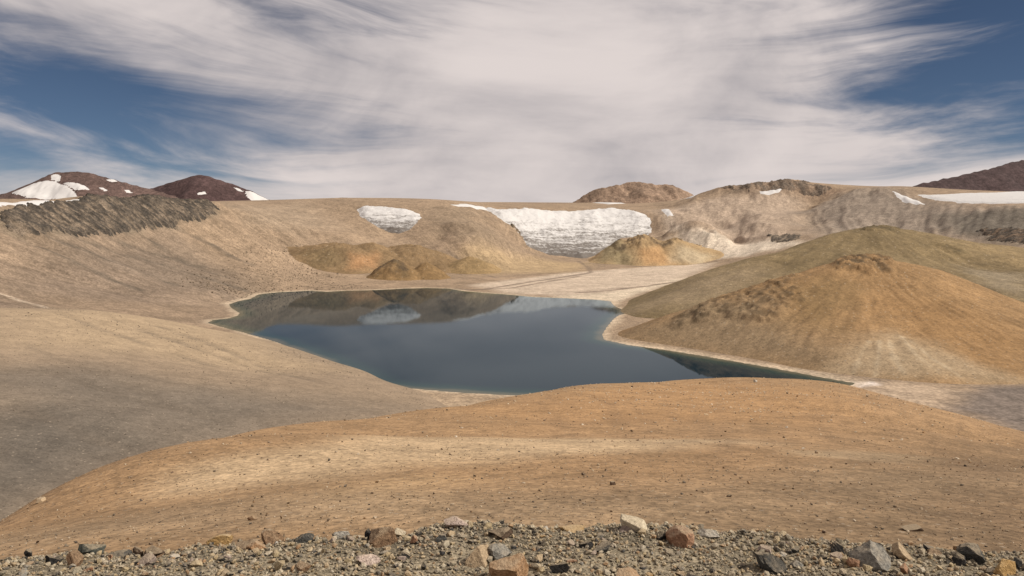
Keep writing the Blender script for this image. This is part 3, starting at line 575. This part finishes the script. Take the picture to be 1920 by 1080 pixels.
O.paint(O.poly([(1450,960),(1600,880),(1750,830),(2000,850),(2000,1040),(1500,1040)]), (0.17,0.113,0.064), 12, 0.85, warp=8)  # lower right corner: darkening towards the frame edge painted into the ground colour
O.paint(O.poly([(850,770),(1130,727),(1280,717),(1420,718),(1600,745),(1500,800),(1000,800)]), (0.36,0.212,0.10), 14, 0.8, warp=10)
# thin wash lines down the shoulder
for i in range(22):
    x = 1000 + i * 45 + random.uniform(-20, 20); yy = random.uniform(735, 800); l = [(x, yy)]
    for k in range(4): x += random.uniform(2, 34); yy += random.uniform(14, 30); l.append((x, yy))
    O.paint(O.poly(l), (0.15,0.095,0.055), 0.8, 0.35, line=0.3, warp=0.8, wl=6)
mat_shoulder = ground_mat('ochre_grit', (6.0, 1.2, 0.3), (0.16, 0.10, 0.06), spread=0.16, gravel=0.26)
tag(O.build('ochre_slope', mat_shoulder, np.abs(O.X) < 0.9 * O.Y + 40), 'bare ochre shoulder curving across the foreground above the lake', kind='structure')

# ------------------------------------------------------------------ snow and ice
def snowfield(surf, poly, thick, res, name, cat, label, mat, dmin=None, warp=12.0, dirt=(0.0, 0.0), rough=0.1, seed=1, group=None, k_below=0.0):
    """a body of snow laid on the ground: thick in the middle, thinning out under its ragged edge"""
    p = surf.poly(poly, dmin=dmin) if poly is not None and len(poly[0]) == 2 else np.array(poly)
    s = Surf(p[:, 0].min() - warp, p[:, 0].max() + warp, p[:, 1].min() - warp, p[:, 1].max() + warp, res)
    d = -sdist(p, s.X, s.Y) + fbm(s.X, s.Y, warp * 4, 4, 0.6, seed) * warp
    lift = thick * sstep(-res * 1.5, max(thick * 2.5, res * 4), d) - 0.15 * thick
    s.Z = surf.z(s.X, s.Y) + lift + (thick * rough * fbm(s.X, s.Y, thick * 5, 4, 0.6, seed + 3)) * sstep(0, thick * 2, d)
    s.base((1, 1, 1)); zz = s.Z; lo, hi = p[:, 2].min(), p[:, 2].max() + 1e-6
    s.K = np.clip(dirt[0] + dirt[1] * (1 - (zz - lo) / (hi - lo)), 0, 1)
    return tag(s.build(name, mat, d > -res * 1.4), label, cat, group)
snow_clean = snow_mat('old_snow', 0.15, 0.05); ice_small = snow_mat('hanging_ice', 1.0, 0.11); ice_big = snow_mat('glacier_ice', 1.1, 0.10)
snowfield(T, [(668,394),(690,389),(720,389),(760,393),(788,401),(790,410),(783,420),(768,432),(748,440),(730,438),(708,432),(690,418),(676,408)], 14, 6, 'glacier', 'glacier', 'small hanging glacier with a dirty lower edge on the back crater wall', ice_small, 3000, 14, (-0.05, 0.95), 0.6, 5)
snowfield(T, [(905,389),(930,393),(990,397),(1050,396),(1100,395),(1150,393),(1185,397),(1205,401),(1222,412),(1222,437),(1195,444),(1165,446),(1148,462),(1130,476),(1095,485),(1050,480),(1010,474),(985,462),(978,444),(955,424),(930,407)], 22, 7, 'glacier', 'glacier', 'large white glacier with dark crevasse bands below the flat-topped mountain', ice_big, 3200, 18, (-0.08, 0.85), 0.7, 15)
snowfield(T, [(845,384),(870,382),(905,387),(915,393),(890,390),(860,386)], 6, 7, 'snow_patch', 'snow patch', 'thin snow strip on the rim left of the large glacier', snow_clean, 3500, 8, seed=21)
snowfield(T, [(1720,366),(1780,364),(1860,362),(1960,360),(2100,358),(2100,378),(1960,382),(1870,383),(1800,382),(1760,376)], 6, 9, 'snow_patch', 'snowfield', 'wide flat snowfield on the right rim below the dark mountain', ice_small, 3000, 26, (-0.25, 0.35), seed=25)
snowfield(T, [(1674,360),(1682,364),(1700,371),(1722,378),(1734,383),(1718,384),(1698,381),(1682,372)], 7, 7, 'snow_patch', 'snow patch', 'slanting snow tongue at the left end of the right rim snowfield', snow_clean, 3000, 8, (0.1, 0.2), seed=27)
snowfield(T, [(1424,368),(1445,366),(1468,365),(1462,371),(1440,375),(1426,373)], 8, 7, 'snow_patch', 'snow patch', 'snow patch under the dark crags of the rim summit', snow_clean, 3500, 8, seed=31)
snowfield(T, [(1275,366),(1305,367),(1300,371),(1278,373)], 8, 7, 'snow_patch', 'snow patch', 'snow patch in the gap right of the flat-topped mountain', snow_clean, 3500, 10, seed=33)
snowfield(T, [(1108,377),(1140,379),(1172,375),(1174,378),(1140,383),(1110,380)], 8, 9, 'snow_patch', 'snow patch', 'long thin snow bank at the foot of the flat-topped mountain', snow_clean, 3500, 8, seed=35)
snowfield(T, [(1240,393),(1254,393),(1256,404),(1262,412),(1252,413),(1244,405)], 6, 6, 'snow_patch', 'snow patch', 'small broken snow patch in the gully right of the large glacier', snow_clean, 3500, 9, seed=37)
snowfield(T, [(-60,384),(60,378),(140,375),(155,377),(110,385),(0,388),(-60,390)], 5, 9, 'snow_patch', 'snow patch', 'thin snow strip along the top of the dark left cliff', snow_clean, 1800, 12, seed=39)
for pl, lab, sd0 in (([(22,362),(40,355),(62,345),(85,340),(105,341),(125,350),(140,362),(146,374),(100,374),(60,372),(30,366)], 'largest triangular snow slope on the far left mountain', 41), ([(96,330),(106,326),(114,330),(112,340),(97,339)], 'small snow patch just below the far left summit', 43),
      ([(118,345),(145,346),(160,350),(168,358),(145,358),(130,352)], 'curved snow patch right of the largest snow slope', 45), ([(200,337),(212,336),(220,341),(210,342)], 'small snow fleck on the right shoulder of the far left mountain', 47), ([(186,352),(192,352),(201,357),(196,358)], 'tiny snow fleck in the middle of the red-brown flank', 49),
      ([(234,357),(242,357),(247,361),(238,361)], 'tiny snow fleck low on the red-brown flank', 51)):
    snowfield(M1, pl, 9, 12, 'snow_patch', 'snow patch', lab, snow_clean, 7600, 8, seed=sd0)
for pl, lab, sd0 in (([(460,359),(468,359),(480,363),(500,371),(512,379),(490,380),(474,379),(464,370)], 'slanting snow patch on the right foot of the dark conical mountain', 61), ([(372,362),(382,361),(388,365),(370,366)], 'small snow patch on the front of the dark conical mountain', 63), ([(438,352),(446,353),(456,358),(448,358)], 'thin snow streak on the right ridge of the dark conical mountain', 65)):
    snowfield(M2, pl, 9, 12, 'snow_patch', 'snow patch', lab, snow_clean, 8600, 8, seed=sd0)
snowfield(M5, [(1558,350),(1566,351),(1582,357),(1570,359)], 8, 9, 'snow_patch', 'snow patch', 'snow flank of the small distant peak on the right skyline', snow_clean, 6000, 8, seed=71)

# ------------------------------------------------------------------ loose stones
def ico():
    t = (1 + 5 ** .5) / 2
    v = np.array([(-1,t,0),(1,t,0),(-1,-t,0),(1,-t,0),(0,-1,t),(0,1,t),(0,-1,-t),(0,1,-t),(t,0,-1),(t,0,1),(-t,0,-1),(-t,0,1)], float)
    f = np.array([(0,11,5),(0,5,1),(0,1,7),(0,7,10),(0,10,11),(1,5,9),(5,11,4),(11,10,2),(10,7,6),(7,1,8),(3,9,4),(3,4,2),(3,2,6),(3,6,8),(3,8,9),(4,9,5),(2,4,11),(6,2,10),(8,6,7),(9,8,1)])
    return v / np.linalg.norm(v[0]), f
def ico_sub(n):
    v, f = ico()
    for _ in range(n):
        ed = {}; v = list(v); nf = []
        def mid(a, b):
            k = (min(a, b), max(a, b))
            if k not in ed: q = v[a] + v[b]; v.append(q / np.linalg.norm(q)); ed[k] = len(v) - 1
            return ed[k]
        for a, b, c in f: x, y, z = mid(a, b), mid(b, c), mid(c, a); nf += [(a, x, z), (b, y, x), (c, z, y), (x, y, z)]
        v = np.array(v); f = np.array(nf)
    return v, f
def chip(v, r, planes=10, lo=0.45, hi=0.85):
    """knock flat faces onto a round pebble so that it becomes a broken stone"""
    v = v.copy()
    for _ in range(planes):
        n = r.normal(size=3); n /= np.linalg.norm(n); d = r.uniform(lo, hi); q = v @ n
        v -= np.maximum(q - d, 0)[:, None] * n
    return v
def rotm(r, tilt=0.5):
    a, b, c = r.uniform(0, 2 * np.pi), r.normal() * tilt, r.normal() * tilt
    ca, sa, cb, sb, cc, sc = math.cos(a), math.sin(a), math.cos(b), math.sin(b), math.cos(c), math.sin(c)
    return np.array([[ca,-sa,0],[sa,ca,0],[0,0,1]]) @ np.array([[1,0,0],[0,cb,-sb],[0,sb,cb]]) @ np.array([[cc,0,sc],[0,1,0],[-sc,0,cc]])
def scatter(name, pos, size, material, label, seed, flat=0.6, sink=0.25, sub=0):
    """loose stones too many to count, one mesh"""
    r = np.random.default_rng(seed); v0, f0 = ico_sub(sub); vs_, fs_ = [], []
    lib = [chip(v0 * (1 + 0.22 * r.normal(size=(len(v0), 1))), r, 7) for _ in range(24)]
    for i, (p, s) in enumerate(zip(pos, size)):
        v = (lib[i % 24] * np.array([1, r.uniform(.6, 1), r.uniform(flat * .6, flat * 1.2)]) * s * .5) @ rotm(r, .35).T
        v[:, 2] -= v[:, 2].min() * (1 - sink) ; v += p; v[:, 2] -= 0.02 * s
        vs_.append(v); fs_.append(f0 + i * len(v0))
    return tag(mesh(name, np.concatenate(vs_), np.concatenate(fs_), material), label, kind='stuff')
def on(surf, x, y): return np.stack([x, y, surf.z(x, y)], -1)
r = np.random.default_rng(11)
stone_ochre = stone_mat('slope_stone', [(0.10,0.065,0.04),(0.20,0.125,0.07),(0.36,0.27,0.18),(0.14,0.09,0.06),(0.46,0.37,0.27),(0.27,0.16,0.08),(0.07,0.055,0.045)], 0.3, per='island')
n = 26000; D = 16 * (275 / 16) ** r.random(n); x = r.uniform(-0.72, 0.72, n) * D
sz = (0.00085 * D + 0.016) * np.clip(r.lognormal(0, .6, n), .4, 4.5)
keep_ = fbm(x, D, 14, 3, seed=77) + r.normal(size=n) * .35 > -.12; x, D, sz = x[keep_], D[keep_], sz[keep_]
scatter('slope_stones', on(O, x, D), sz, stone_ochre, 'small loose stones strewn over the ochre shoulder', 12, 0.55)
n = 9000; D = 17 + 38 * r.random(n) ** 1.8; x = r.uniform(-0.74, 0.74, n) * D
scatter('slope_pebbles', on(O, x, D), np.clip(r.lognormal(math.log(.045), .5, n), .02, .22), stone_ochre, 'stones thinning out on the ochre ground just beyond the gravel crest', 19, 0.6)
c = O.poly([(1200,716),(1500,722),(1600,760),(1300,790)]); n = 1500; k = r.integers(0, 4, n); q = c[k] * .5 + c[r.integers(0, 4, n)] * .5; x = q[:, 0] + r.normal(size=n) * 25; y = q[:, 1] + r.normal(size=n) * 18
scatter('pale_stones', on(O, x, np.clip(y, 60, 275)), r.uniform(.15, .5, n), stone_mat('pale_stone', [(0.5,0.4,0.29),(0.42,0.31,0.2),(0.56,0.47,0.37)], .3, per='island'), 'pale stone flakes near the crest of the ochre shoulder', 13, 0.4)
n = 14000; D = r.uniform(330, 1250, n); x = r.uniform(-0.72, -0.1, n) * D; ok = (B.z(x, D) > 3) & (fbm(x, D, 120, 3, seed=78) + r.normal(size=n) * .25 > 0); x, D = x[ok], D[ok]
scatter('scree_stones', on(B, x, D), (0.0008 * D) * np.clip(r.lognormal(0, .5, len(x)), .5, 3), stone_mat('grey_scree', [(0.09,0.075,0.06),(0.15,0.12,0.09),(0.32,0.26,0.2),(0.11,0.085,0.065)], .5, per='island'), 'scattered grey stones on the smooth left slope', 14)
bl = T.poly([(560,470),(600,515),(640,540),(480,545),(420,545),(380,530),(500,480)], dmin=1500); n = 2600
k1, k2 = r.integers(0, 7, n), r.integers(0, 7, n); t = r.random(n)[:, None]; q = bl[k1] * t + bl[k2] * (1 - t); x = q[:, 0] + r.normal(size=n) * 45; y = q[:, 1] + r.normal(size=n) * 60
ok = sdist(shore, x, y) > 12
scatter('talus_boulders', on(T, x[ok], y[ok]), np.clip(r.lognormal(1.05, .4, ok.sum()), 1.5, 8), stone_mat('dark_talus', [(0.08,0.062,0.045),(0.12,0.09,0.065),(0.17,0.125,0.085)], 2., per='island'), 'dark talus blocks at the foot of the left crater wall', 15)

# ------------------------------------------------------------------ gravel crest where the viewer stands
Gs = Surf(-6, 6, -1.6, 7.0, 0.045)
def edge(x): return 4.27 - 0.052 * (x - 0.05) ** 2 + 0.16 * noise(x * 0.9, x * 0 + .3, 5) + 0.12 * noise(x * 3.1, x * 0 + .7, 6)
ed_ = Gs.Y - edge(Gs.X)
Gs.Z = H - 1.62 - 0.003 * Gs.X ** 2 - 0.62 * np.clip(ed_, 0, None) ** 1.15 - 0.02 * sstep(-.4, .1, ed_)
Gs.S = Gs.Z.copy(); Gs.Z += fbm(Gs.X, Gs.Y, .9, 3, .5, 501) * .05 + fbm(Gs.X, Gs.Y, .12, 4, .6, 502) * .022
Gs.base((0.19, 0.155, 0.105)); Gs.C *= (1 + 0.3 * fbm(Gs.X, Gs.Y, .5, 4, seed=503))[..., None]
mat_gravel = ground_mat('gravel_bed', (0.3, 0.06, 0.015), (0.02, 0.014, 0.004), spread=0.3, gravel=0.03)
tag(Gs.build('gravel_ground', mat_gravel), 'grey-tan gravel crest at the bottom of the view', kind='structure')
grav_cols = [(0.36,0.275,0.16),(0.40,0.31,0.19),(0.045,0.04,0.034),(0.31,0.24,0.14),(0.30,0.255,0.185),(0.22,0.185,0.135),(0.42,0.36,0.27),(0.12,0.105,0.085),(0.34,0.25,0.15),(0.055,0.052,0.05),(0.36,0.30,0.21),(0.26,0.22,0.155),(0.28,0.17,0.09),(0.17,0.145,0.105),(0.42,0.36,0.26)]
stone_gravel = stone_mat('gravel_stone', grav_cols, .03, per='island')
n = 31000; x = r.uniform(-3.5, 3.5, n); y = edge(x) - 1.0 + 1.4 * r.random(n); sz = np.clip(r.lognormal(math.log(.0145), .5, n), .007, .065)
ok = np.abs(x) < .72 * y + .3
scatter('gravel', on(Gs, x[ok], y[ok]), sz[ok], stone_gravel, 'loose mixed gravel covering the foreground crest', 16, .75, .2)
# medium stones one by one
COL = {'dark grey': [(0.045,0.045,0.042),(0.085,0.08,0.07)], 'black': [(0.02,0.019,0.018),(0.045,0.04,0.036)], 'grey': [(0.15,0.14,0.12),(0.27,0.25,0.215)], 'pale grey': [(0.34,0.31,0.26),(0.48,0.44,0.37)],
 'dark brown': [(0.06,0.04,0.027),(0.12,0.078,0.05)], 'brown': [(0.14,0.085,0.05),(0.24,0.15,0.085)], 'tan': [(0.30,0.215,0.13),(0.42,0.31,0.195)], 'orange': [(0.25,0.135,0.062),(0.40,0.255,0.15)], 'rust': [(0.20,0.10,0.056),(0.33,0.195,0.12)],
 'pink': [(0.42,0.31,0.25),(0.56,0.45,0.38)], 'cream': [(0.46,0.38,0.26),(0.58,0.5,0.37)], 'mauve': [(0.22,0.165,0.135),(0.33,0.26,0.215)], 'green-grey': [(0.055,0.06,0.05),(0.11,0.11,0.09)], 'ochre': [(0.30,0.175,0.06),(0.42,0.28,0.13)]}
RM = {k: stone_mat(k.replace(' ', '_').replace('-', '_') + '_rock', c, .05) for k, c in COL.items()}
v1, f1 = ico_sub(2); lib = {}
for k in RM:
    for j in range(3):
        rr_ = np.random.default_rng(hash_ := sum(map(ord, k)) + j); vv = chip(v1 * (1 + .05 * rr_.normal(size=(len(v1), 1))), rr_, 12, .4, .8)
        o = mesh('stone', vv * [1, .8, .62], f1, RM[k]); lib[k, j] = o.data; bpy.data.objects.remove(o)
# the rocks one can tell apart: column, foot row, width, height (photograph pixels), colour, lean, label
ROCKS = [(163,1023,62,34,'green-grey',0,'largest dark green-grey boulder at the left end of the gravel edge'),(292,1010,44,23,'dark brown',0,'dark brown flat-bottomed rock on the gravel edge, right of the dark boulder'),
 (258,1014,24,18,'dark brown',0,'small rounded dark rock touching the left of the dark brown rock'),(226,1029,52,20,'dark grey',0,'low dark grey slab below the dark boulder'),(138,1056,34,30,'brown',0,'ochre-brown lump in the gravel below the dark boulder'),
 (272,1050,34,24,'mauve',0,'mauve-brown stone in the left gravel'),(98,1054,26,20,'black',0,'black angular stone near the left corner'),(53,1042,18,18,'black',0,'small black upright stone at the far left gravel edge'),
 (415,1008,44,24,'ochre',0,'ochre crumbly rock on the gravel edge'),(466,998,52,20,'brown',0,'flat brown slab on the crest of the gravel'),(514,1005,48,26,'brown',.3,'brown wedge-shaped rock leaning right on the gravel edge'),(484,1020,52,20,'orange',.15,'orange-tan slab tilted below the brown slab'),
 (455,1016,24,16,'black',0,'black stone at the left tip of the orange-tan slab'),(570,994,40,26,'dark grey',0,'dark grey pointed rock on the crest'),(562,1000,24,14,'grey',0,'grey block below the dark pointed rock'),(640,1000,36,18,'pale grey',0,'pale grey-tan slab with a dark shadowed underside'),
 (636,984,28,14,'dark grey',0,'dark rock behind the pale grey-tan slab'),(690,986,20,26,'black',0,'black upright stone standing on the crest'),(714,1012,70,38,'brown',-.4,'brown wedge rock with a long slope to the left'),(752,1002,28,18,'cream',0,'cream stone right of the brown wedge rock'),
 (857,992,56,24,'pink',0,'smooth pinkish white boulder on the crest'),(690,1050,48,24,'pink',.15,'pinkish tan slab lying in the middle gravel'),(778,1018,20,16,'rust',0,'small rust-orange stone in the gravel'),(828,1021,26,16,'dark grey',.3,'blue-grey slanting stone in the gravel'),
 (756,1044,28,16,'black',0,'black stone in the gravel between the pink slab and the tan block'),(898,1056,54,36,'tan',0,'tan-orange angular block left of the biggest orange boulder'),(568,1068,34,22,'brown',0,'brown stone in the lower left gravel'),(545,1062,22,14,'dark grey',0,'dark blue-grey stone touching the brown stone'),
 (962,1088,92,56,'orange',0,'biggest orange-brown boulder at the bottom centre'),(938,1048,44,30,'grey',0,'grey rough rock behind the biggest orange boulder'),(942,1012,54,24,'dark brown',0,'dark brown rounded rock half sunk in the central gravel'),(1072,1000,62,16,'ochre',0,'low ochre ridge of rock on the crest'),
 (1198,1002,70,34,'cream',.42,'long cream slab tilted down to the right on the crest'),(1175,1004,34,18,'mauve',0,'mauve rock under the raised end of the cream slab'),(1271,1019,58,34,'rust',0,'rounded rust-orange boulder on the crest'),(1327,1006,40,16,'pale grey',0,'pale striped stone right of the rust boulder'),
 (1240,1012,26,14,'black',0,'black stone against the left of the rust boulder'),(1050,1080,40,22,'black',0,'black hollowed rock at the bottom edge'),(1176,1092,62,30,'orange',0,'orange rounded rock cut by the bottom edge'),(1098,1034,28,14,'black',0,'black stone in the gravel below the ochre ridge'),
 (1130,1040,34,18,'dark grey',0,'dark grey broken rock in the central gravel'),(1440,1062,60,38,'dark grey',0,'dark grey overhanging boulder in the right gravel'),(1492,1064,34,18,'grey',0,'grey stone right of the overhanging boulder'),(1640,1066,82,54,'grey',.12,'large pale-veined grey boulder in the right gravel'),
 (1688,1044,40,32,'tan',.2,'tan block leaning behind the large grey boulder'),(1600,1068,32,22,'rust',0,'reddish stone left of the large grey boulder'),(1692,1070,24,22,'rust',0,'rust-brown stone against the right of the large grey boulder'),(1566,1034,34,24,'black',0,'black blocky rock on the right gravel edge'),
 (1568,1046,28,14,'mauve',0,'mauve stone below the black blocky rock'),(1438,1034,36,14,'mauve',0,'flat mauve slab behind the overhanging boulder'),(1488,1034,22,14,'dark grey',0,'small dark grey stone right of the mauve slab'),(1826,1052,58,36,'dark grey',.1,'dark grey boulder near the right corner'),
 (1884,1074,48,32,'ochre',.2,'ochre slanting rock near the right corner'),(1800,1058,28,22,'black',0,'black stone left of the dark grey corner boulder'),(1750,1040,30,18,'brown',0,'brown stone on the right gravel edge'),(1910,1066,24,24,'black',0,'black stone at the right picture edge')]
names = ['grey', 'tan', 'dark grey', 'brown', 'pale grey', 'mauve', 'rust', 'black', 'ochre', 'cream']; pr = np.array([5, 5, 5, 4, 4, 3, 2, 2.5, 2, 1.5]); pr /= pr.sum()
small = []
for i in range(250):
    k = names[r.choice(len(names), p=pr)]; o = bpy.data.objects.new('stone', lib[k, int(r.integers(3))]); scene.collection.objects.link(o)
    x = r.uniform(-2.9, 2.9); t = r.random() ** 1.6; y = float(edge(np.array([x]))[0]) - 0.02 - 0.85 * t; s = float(np.clip(r.lognormal(math.log(.033), .35), .02, .075))
    o.location = (x, y, float(Gs.z(x, y)) + .3 * s * .5); o.scale = (s * .5 * r.uniform(.9, 1.4), s * .5, s * .5 * r.uniform(.7, 1.2)); o.rotation_euler = (r.normal() * .25, r.normal() * .25, r.uniform(0, 6.28))
    small.append((o, k))
anchors = {}
for px, py, wpx, hpx, k, lean, lab in ROCKS:
    sh = lab
    for cut in (' on the', ' in the', ' at the', ' near the', ' lying', ' below', ' behind', ' right of', ' left of', ' touching', ' tilted', ' leaning', ' against', ' under', ' standing', ' half', ' with', ' cut', ',', ' between'): sh = sh.split(cut)[0]
    anchors.setdefault(sh, []).append((px, py))
anchors = {k: v[0] for k, v in anchors.items() if len(v) == 1}
seen = {}
for o, k in small:
    px = CX + F * o.location.x / o.location.y; py = YH - F * (o.location.z - H) / o.location.y
    sh, (ax, ay) = min(anchors.items(), key=lambda t: (t[1][0] - px) ** 2 + 4 * (t[1][1] - 8 - py) ** 2)
    ddx, ddy = px - ax, 2 * (py - ay + 8); side = ('right of' if ddx > 0 else 'left of') if abs(ddx) > abs(ddy) else ('in front of' if ddy > 0 else 'behind')
    seen.setdefault((k, side, sh), []).append((ddx * ddx + ddy * ddy, o))
for (k, side, sh), l in seen.items():
    for i, (_, o) in enumerate(sorted(l, key=lambda t: t[0])):
        tag(o, ('nearest ', 'second nearest ', 'third nearest ', 'fourth nearest ', 'fifth nearest ', 'sixth nearest ', 'seventh nearest ', 'eighth nearest ')[min(i, 7)] * (len(l) > 1) + f'small {k} stone {side} the {sh}', 'stone', f'small {k} stones in the gravel')
v2, f2 = ico_sub(3)
for i, (px, py, wpx, hpx, k, lean, lab) in enumerate(ROCKS):
    rr_ = np.random.default_rng(900 + i); D = (Gs.hit(px, min(py, 1120), 2.5, 5.0))[1]; x = (px - CX) / F * D
    D = min(D, float(edge(np.array([x]))[0]) + 0.05); x = (px - CX) / F * D
    w_, h_ = wpx * D / F, hpx * D / F * 0.95
    v = chip(v2, rr_, 16, .35, .8); v = v / np.abs(v).max(0)
    nz = fbm(v[:, 0] * 3 + v[:, 2] * 2.1 + i, v[:, 1] * 3 - v[:, 2] * 1.7, 1.0, 4, .6, 910 + i); v *= (1 + .10 * nz)[:, None]
    v = v * [w_ / 2, w_ / 2 * rr_.uniform(.6, .9), h_ * .66]; v[:, 2] -= lean * v[:, 0]
    o = mesh('rock', v, f2, RM[k]); z0 = float(Gs.z(x, D)); o.location = (x, D, z0 + h_ * .24)
    tag(o, lab, 'rock')
def slope_rock(surf, px, py, wpx, hpx, k, lab, i, dmin=None, dmax=None):
    rr_ = np.random.default_rng(i); p = surf.hit(px, py, dmin, dmax); w_, h_ = wpx * p[1] / F, hpx * p[1] / F
    v = chip(v1, rr_, 12, .4, .8); v = v / np.abs(v).max(0) * [w_ / 2, w_ / 2 * .7, h_ * .7]
    o = mesh('rock', v, f1, RM[k]); o.location = (p[0], p[1], float(surf.z(p[0], p[1])) + h_ * .25); tag(o, lab, 'rock')
for i, a in enumerate(((1710,992,46,14,'dark brown','dark flat slab lying on the ochre shoulder at lower right'),(75,943,22,11,'tan','tan boulder on the left skyline of the ochre shoulder'),(472,976,18,9,'brown','brown rock on the ochre ground above the orange slab'),(1094,890,12,7,'dark brown','dark stone in the middle of the ochre shoulder'),
    (1150,909,13,8,'dark brown','dark stone right of the middle one on the ochre shoulder'),(1367,931,11,5,'dark brown','dark pointed stone on the ochre shoulder, right of the others'),(1326,959,9,5,'dark brown','dark stone on the ochre shoulder above the rust boulder'),(1416,716,8,6,'pale grey','pale rock on the crest of the ochre shoulder'))):
    slope_rock(O, *a, 1000 + i)
